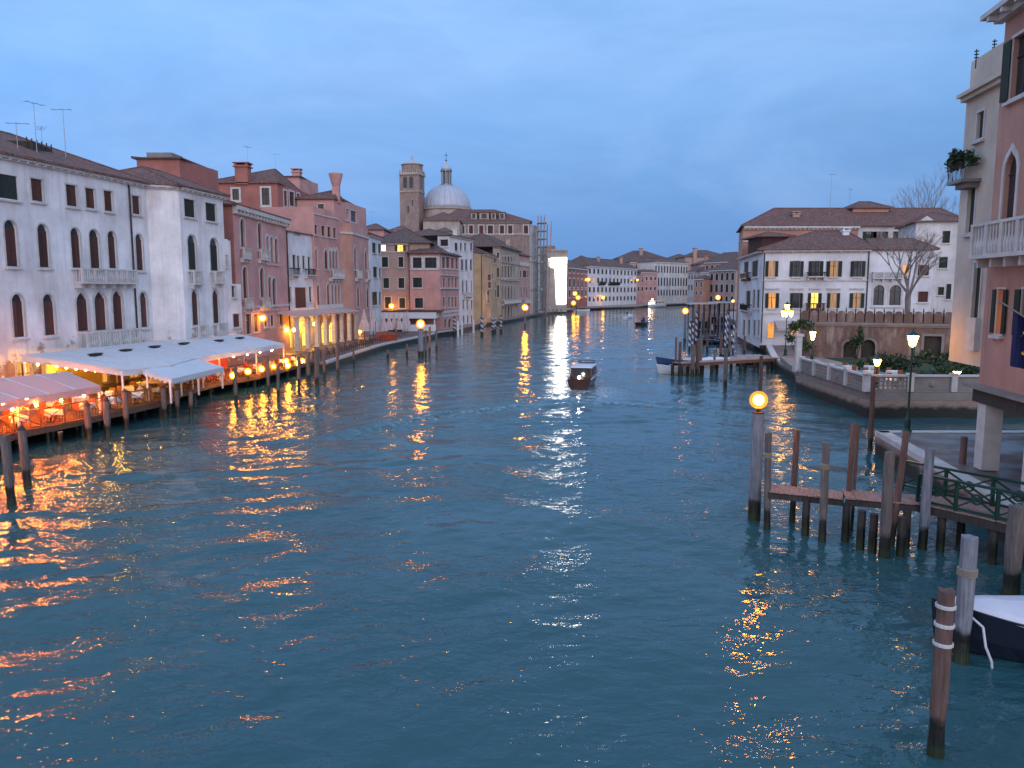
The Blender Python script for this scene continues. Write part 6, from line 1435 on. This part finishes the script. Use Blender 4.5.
# persons
SKIN = M_plain('skin', (.45, .27, .2), .6, bmp=0); CO1 = M_plain('dark_coat', (.02, .02, .026), .85, bmp=0); HAIR = M_plain('dark_hair', (.02, .015, .01), .8, bmp=0)
def person(label, P, rz, seated=False, coat=CO1, group=None):
    t = thing('person', label, 'person', P, group, rz=rz, local=True)
    hz = .95 if not seated else .45
    if not seated: J = [(0, 0, hz), (0, 0, hz+.28), (0, .0, hz+.5), (0, 0, hz+.62), (0, .02, hz+.72), (.1, 0, hz-.06), (.11, .02, .5), (.12, -.02, .08), (-.1, 0, hz-.06), (-.11, .04, .5), (-.12, .05, .08), (.2, 0, hz+.47), (.26, .03, hz+.2), (.22, .18, hz+.05), (-.2, 0, hz+.47), (-.27, .0, hz+.2), (-.24, .12, hz), (.12, .12, .04), (-.12, .18, .04)]
    else: J = [(0, 0, hz), (0, -.03, hz+.28), (0, -.02, hz+.5), (0, 0, hz+.62), (0, .03, hz+.72), (.1, .05, hz), (.13, .45, hz+.05), (.13, .5, .08), (-.1, .05, hz), (-.13, .45, hz+.05), (-.13, .5, .08), (.2, -.02, hz+.47), (.26, .06, hz+.2), (.18, .28, hz+.12), (-.2, -.02, hz+.47), (-.26, .06, hz+.2), (-.18, .28, hz+.12), (.13, .62, .04), (-.13, .62, .04)]
    E = [(0, 1), (1, 2), (2, 3), (3, 4), (0, 5), (5, 6), (6, 7), (0, 8), (8, 9), (9, 10), (2, 11), (11, 12), (12, 13), (2, 14), (14, 15), (15, 16), (7, 17), (10, 18)]
    rad = [.15, .15, .17, .06, .06, .1, .075, .045, .1, .075, .045, .07, .05, .035, .07, .05, .035, .035, .035]
    me = bpy.data.meshes.new('body'); me.from_pydata(J, E, []); o = bpy.data.objects.new('body', me); COL.objects.link(o); o.parent = t

    md = o.modifiers.new('skin', 'SKIN'); 
    for v, r in zip(me.skin_vertices[0].data, rad): v.radius = (r, r*.8)
    me.skin_vertices[0].data[0].use_root = True
    o.modifiers.new('sub', 'SUBSURF').levels = 1; o.modifiers['sub'].render_levels = 2; me.materials.append(coat)
    g = MB(); h = Vector((0, .03 if not seated else .04, hz+.80)); g.lathe(h, [(.02, -.13), (.06, -.1), (.078, -.03), (.085, .03), (.07, .09), (.02, .12)], 12); g.box(h+Vector((0, .09, -.01)), (.022, .03, .04)); g.box(h+Vector((.085, 0, 0)), (.015, .03, .05)); g.box(h+Vector((-.085, 0, 0)), (.015, .03, .05)); g.build('head', SKIN, t, local=True, smooth=False)
    g = MB(); g.lathe(h+Vector((0, -.015, .01)), [(.088, -.05), (.094, .03), (.08, .09), (.03, .128)], 12); g.build('hair', HAIR, t, local=True)
CO2 = M_plain('blue_coat', (.05, .08, .25), .85, bmp=0); CO3 = M_plain('beige_coat', (.35, .27, .2), .85, bmp=0); CO4 = M_plain('red_jumper', (.3, .04, .03), .85, bmp=0)
for i, (x, y, a) in enumerate(DINERS):
    person(['diner in a dark coat seated at a white-clothed deck table', 'diner in a beige coat seated at a deck table', 'diner in a blue coat seated at a deck table', 'diner in a red jumper seated at a deck table'][i % 4], (x, y, 1.16), a, True, [CO1, CO3, CO2, CO4][i % 4], ['diners in dark coats', 'diners in beige coats', 'diners in blue coats', 'diners in red jumpers'][i % 4])
# small boats on the canal
t = boat('small_boat', 'dark small boat carrying three people in mid canal', (gx(645, 195), 197), R(62)); hull(7, 2.5, .9, MAHOG, t, bow=.4, st=.8)
for k, (dx, dy, l) in enumerate([(-.5, -1.5, 'person seated on the left of the small dark boat'), (.1, 0, 'person in dark coat in the middle of the small boat'), (.5, 1.2, 'person at the right of the small dark boat')]): person(l, (gx(645, 195)+dx, 197+dy, .45), R(180), k != 1)
t = boat('white_launch', 'small white launch crossing beyond the three passengers', (gx(630, 245), 247), R(60)); hull(6, 2.0, .7, BWHITE, t, bow=.4, st=.8); cab(t, -.5, 1.2, .7, .6, .72, 1.4, BWHITE, 'cabin'); person('person steering the small white launch', (gx(630, 245)-.6, 246.2, .4), 0)
t = boat('vaporetto', 'white water bus with lit cabin far down the canal', (gx(657, 400), 402), R(-128), 'water bus'); hull(17, 4.2, 1.5, BWHITE, t, bow=.3, st=.8)
c = cab(t, -7, 4.5, 1.9, 1.75, 1.5, 3.4, BWHITE, 'cabin'); g = MB(); g.box((-1.2, 0, 3.5), (12.5, 4.0, .18)); g.build('cabin_roof', BWHITE, t, local=True)
for s in (-1, 1):
    for k in range(6): g = MB(); g.box((-6+k*1.8, s*1.86, 2.6), (1.3, .08, .8)); g.build('window', GLASS if k % 2 else DIMO, c, local=True)
g = MB(); g.sphere((7, 0, 2.1), .45, 8, 6); g.build('headlight', M_emit('boat_headlight', (1, .9, .65), 40), t, local=True); g = MB(); g.sphere((4, 0, 4.3), .3, 8, 6); g.build('mast_light', LAMPF, t, local=True)
t = boat('moored_boat', 'white boats edge moored by the red palace jetty', (gx(582, 325), 325), R(30)); hull(8, 2.2, .8, BWHITE, t); t = boat('moored_boat', 'dark moored boat right of the red palace jetty', (gx(593, 350), 350), R(25)); hull(9, 2.2, .8, NAVY, t)
jt = thing('jetty', 'lamp-lit timber jetty below the floodlit panel', 'jetty', (gx(565, 305), 305, 0)); g = MB(); g.box((gx(566, 306), 306, 1.3), (9, 3, .3)); g.build('deck', PLK, jt)
for k in range(5): g = MB(); x = gx(566, 306)-4+k*2; g.tube((x, 304.7, -1), (x, 304.7, 3.0), .18, n=6); g.build('pile', DARKW, jt)

# ============================================================ MIDDLE LANDING STAGE AND STRIPED POLES
ls = thing('landing_stage', 'plank landing stage on piles reaching out from the quay, mid right', 'landing stage', (24, 84, 1.2))
A_ = Vector((gx(679, 80.5), 80.5, 1.35)); B_2 = Vector((30.2, 87.5, 1.35)); d = (B_2-A_).normalized(); n_ = Vector((-d.y, d.x, 0))
planks((A_.x, A_.y), (B_2.x, B_2.y), 1.7, 1.38, ls, .3)
for s in (-1, 1): g = MB(); g.beam(A_+n_*s*.75-Vector((0, 0, .17)), B_2+n_*s*.75-Vector((0, 0, .17)), .16, .28); g.build('beam', DECKW, ls)
for k in range(8):
    for s in (-1, 1): g = MB(); P = A_.lerp(B_2, k/7)+n_*s*.7; g.tube((P.x, P.y, -1.2), (P.x, P.y, 1.15), .17, n=7); g.build('pile', DARKW, ls)
for i, (px, yb, yt, r) in enumerate(sorted([(675.5, 368, 337, .13), (679, 376, 342, .17), (692, 377, 345, .22), (697, 376, 340, .2), (700, 372, 338, .2), (707, 352, 334, .18), (714.5, 368, 349, .15), (720.5, 360, 334, .17), (729, 358, 332, .16), (744, 356, 336, .14)])):
    post(px, yb, yt, r, [POST, POSTR][i % 2], 'wooden post of the crowd around the middle landing stage, '+ORD[i]+' from the left', 'wooden posts around the middle landing stage')
STB = M_stripe('blue_white_stripes', (.02, .035, .12), (.50, .50, .54), 1.0); STD = M_stripe('dark_white_stripes', (.03, .03, .04), (.48, .48, .5), .8)
for i, (px, Y, yt, mt, r) in enumerate([(691, 112, 321, STB, .15), (694, 116, 323, STB, .15), (697.5, 124, 311.5, STB, .18), (727, 112, 314, STB, .15), (729, 117, 311.5, STB, .15), (735, 108, 325, STB, .13)]):
    post(px, 0, yt, r, mt, 'blue and white spiral striped pole on the right bank, '+ORD[i]+' from the left', 'striped poles on the right bank', Y=Y, name='striped_pole')
for i, (px, yb, yt, mt, r) in enumerate([(454.5, 335.5, 317, STD, .3), (458, 336, 321, BWHITE, .2), (462, 335, 321, BWHITE, .2), (473.5, 333, 320, BWHITE, .2), (482, 336, 316.5, STB, .3), (493, 334, 317, STD, .28), (495, 333, 318, STD, .25), (501, 333, 315.5, STD, .28)]):
    post(px, yb, yt, r, mt, ('striped' if mt in (STD, STB) else 'white')+' pole before the left canal fronts, '+ORD[i]+' from the left', 'poles before the left canal fronts', name='canal_pole')
for i, (px, yb, yt) in enumerate([(388, 360, 350), (407, 357, 344), (425.5, 357, 330), (429.5, 354, 327), (436.5, 351, 331)]):
    post(px, yb, yt, .17, POST, 'wooden post near the amber lamp off the square, '+ORD[i]+' from the left', 'wooden posts near the square lamp')
for i, px in enumerate((545, 549, 553, 557, 561)): post(px, 321-i*.7, 309, .16, POST, 'wooden post before the sheeted building, '+ORD[i]+' from the left', 'wooden posts before the sheeted building')
# floating gondola stops on the right bank beyond
for i, (px0, px1, Y, yt, l) in enumerate([(690, 714, 160, 303.5, 'low roofed landing shelter on the right bank beyond the striped poles'), (712, 733, 185, 302.5, 'second roofed landing shelter farther along the right bank')]):
    x0, x1 = gx(px0, Y), gx(px1, Y); t = thing('landing_shelter', l, 'shelter', ((x0+x1)/2, Y, 0)); zr = at_y(700, yt, Y).z
    g = MB(); g.box(((x0+x1)/2, Y, .3), (x1-x0, 4, 1.0)); g.build('pontoon', NAVY, t); g = MB(); g.box(((x0+x1)/2, Y, zr), (x1-x0+.6, 4.6, .25)); g.build('roof', CANVAS, t)
    for k in range(5):
        for s in (-1.8, 1.8): g = MB(); x = x0+.2+(x1-x0-.4)*k/4; g.box((x, Y+s, (zr+.8)/2), (.15, .15, zr-.9)); g.build('post', BRSH if k % 2 else DARKW, t)
    g = MB(); g.box(((x0+x1)/2, Y+1.5, 1.7), (x1-x0-.6, .1, 1.6)); g.build('panel', MAHOG if i else GREEN, t)
for i, (px, Y) in enumerate([(700, 128), (705, 140), (708, 131), (714.5, 143), (716.5, 129), (723, 133)]):
    t = boat('gondola', 'black covered gondola moored on the right bank, '+ORD[i]+' from the left', (gx(px, Y), Y), R(80+i*4), 'gondola', 'gondolas moored on the right bank'); hull(8.5, 1.3, .5, IRON, t, bow=.9, st=.3); g = MB(); g.box((-.5, 0, .62), (4, .9, .18)); g.build('cover', BLUEP, t, local=True)
    g = MB(); g.box((4.35, 0, 1.2), (.08, .04, .8)); g.box((4.45, 0, 1.55), (.25, .04, .2)); g.build('prow_iron', STEEL, t, local=True)
rngp = random.Random(9)
for i in range(12): post(696+i*3.2, 0, 317+rngp.uniform(-4, 5), .14, [POST, POSTR, POSTG][i % 3], 'slim mooring post among the gondolas, '+ORD[i]+' from the left', 'mooring posts among the gondolas', Y=126+rngp.uniform(0, 22))
# cafe on the quay before the white house
for k in range(14):
    x = 38.2+(k % 7)*1.45; y = 103.6-(k//7)*2.0
    dup(tb, (x, y, 1.22), 0, 'small cafe table before the white quayside house', 'cafe tables before the white house')
    for a in (0, 3.14): dup(chs, (x-math.sin(a)*.75, y+math.cos(a)*.75, 1.22), a, 'cafe chair before the white quayside house', 'cafe chairs before the white house')
aw = thing('cafe_awning', 'pale awning of the cafe on the white house ground floor', 'awning', (44, 107, 1.2)); F = Fac((gx(776, 109), 109.2), (gx(800, 108.8), 108.8), 1.2, 5)
g = MB(); g.add([F.pt(0, .05, 4.7), F.pt(F.L, .05, 4.7), F.pt(F.L, 2.4, 3.7), F.pt(0, 2.4, 3.7), F.pt(F.L, 2.4, 3.4), F.pt(0, 2.4, 3.4)], [(3, 2, 1, 0), (3, 5, 4, 2)]); c = g.build('cloth', CANVASP, aw); md = c.modifiers.new('thick', 'SOLIDIFY'); md.thickness = .03
g = MB(); 
for u in (.05, F.L-.05): g.tube(F.pt(u, .05, 3.6), F.pt(u, 2.35, 3.65), .03, n=5)
g.build('arm', IRON, aw)
# garden terrace tables
for k in range(9):
    x = 27.2+(k % 3)*1.9; y = 58+(k//3)*4.0
    dup(tb, (x, y, 1.75), 0, 'pale table on the garden terrace behind the balustrade', 'tables on the garden terrace')
    for a in (0, 3.14): dup(chs, (x-math.sin(a)*.75, y+math.cos(a)*.75, 1.75), a, 'chair on the garden terrace behind the balustrade', 'chairs on the garden terrace')

# ============================================================ ROOFTOP DETAILS
antenna((gx(826, 158), 158, at_y(826, 207, 158).z), 6.5, 'tall thin aerial above the long pink building roof', 4, .4)
antenna((gx(845, 158), 158, at_y(845, 205, 158).z), 3.2, 'short aerial left of the raised roof lantern', 4, 1.0)
antenna((gx(668, 500), 500, at_y(668, 256, 500).z), 6, 'aerial on the far terracotta roofs', 4, 1.0)
def stack(px, py, Y, w_, h, label, mat=PINK2):
    P = at_y(px, py, Y); g = MB(); g.box(P+Vector((0, 0, h/2-1)), (w_, w_*.9, h+2)); g.box(P+Vector((0, 0, h-.1)), (w_*1.3, w_*1.2, .18))
    for a in (-1, 1):
        for b in (-1, 1): g.box(P+Vector((a*w_*.42, b*w_*.38, h+.12)), (w_*.2, w_*.2, .26))
    g.box(P+Vector((0, 0, h+.33)), (w_*1.35, w_*1.25, .14)); tag(g.build('chimney_stack', mat, loc=P), label, 'chimney')
stack(795, 222, 154, 1.3, 1.6, 'stubby beige chimney on the left slope of the long pink building roof', BEIGE)
stack(845, 238, 114, .9, 1.1, 'small chimney low on the white quayside house roof', WHITE2)
stack(398, 238, 163, 1.0, 1.5, 'small chimney on the beige hotel roof', BEIGE)
stack(455, 236, 178, 1.0, 1.6, 'small white chimney on the canal house roof', WHITE3)
stack(508, 244, 236, 1.3, 1.8, 'chimney on the stone palace roof', STONEW)
stack(350, 222, 150, .8, 1.5, 'slim chimney behind the bell-shaped chimney', PINK2)
stack(598, 262, 405, 1.6, 2.4, 'first chimney on the long white hotel roof', BEIGE)
stack(621, 262, 430, 1.6, 2.4, 'second chimney on the long white hotel roof', BEIGE)
stack(706, 262, 425, 1.6, 3.0, 'chimney by the right bend among terracotta roofs', SALMON)
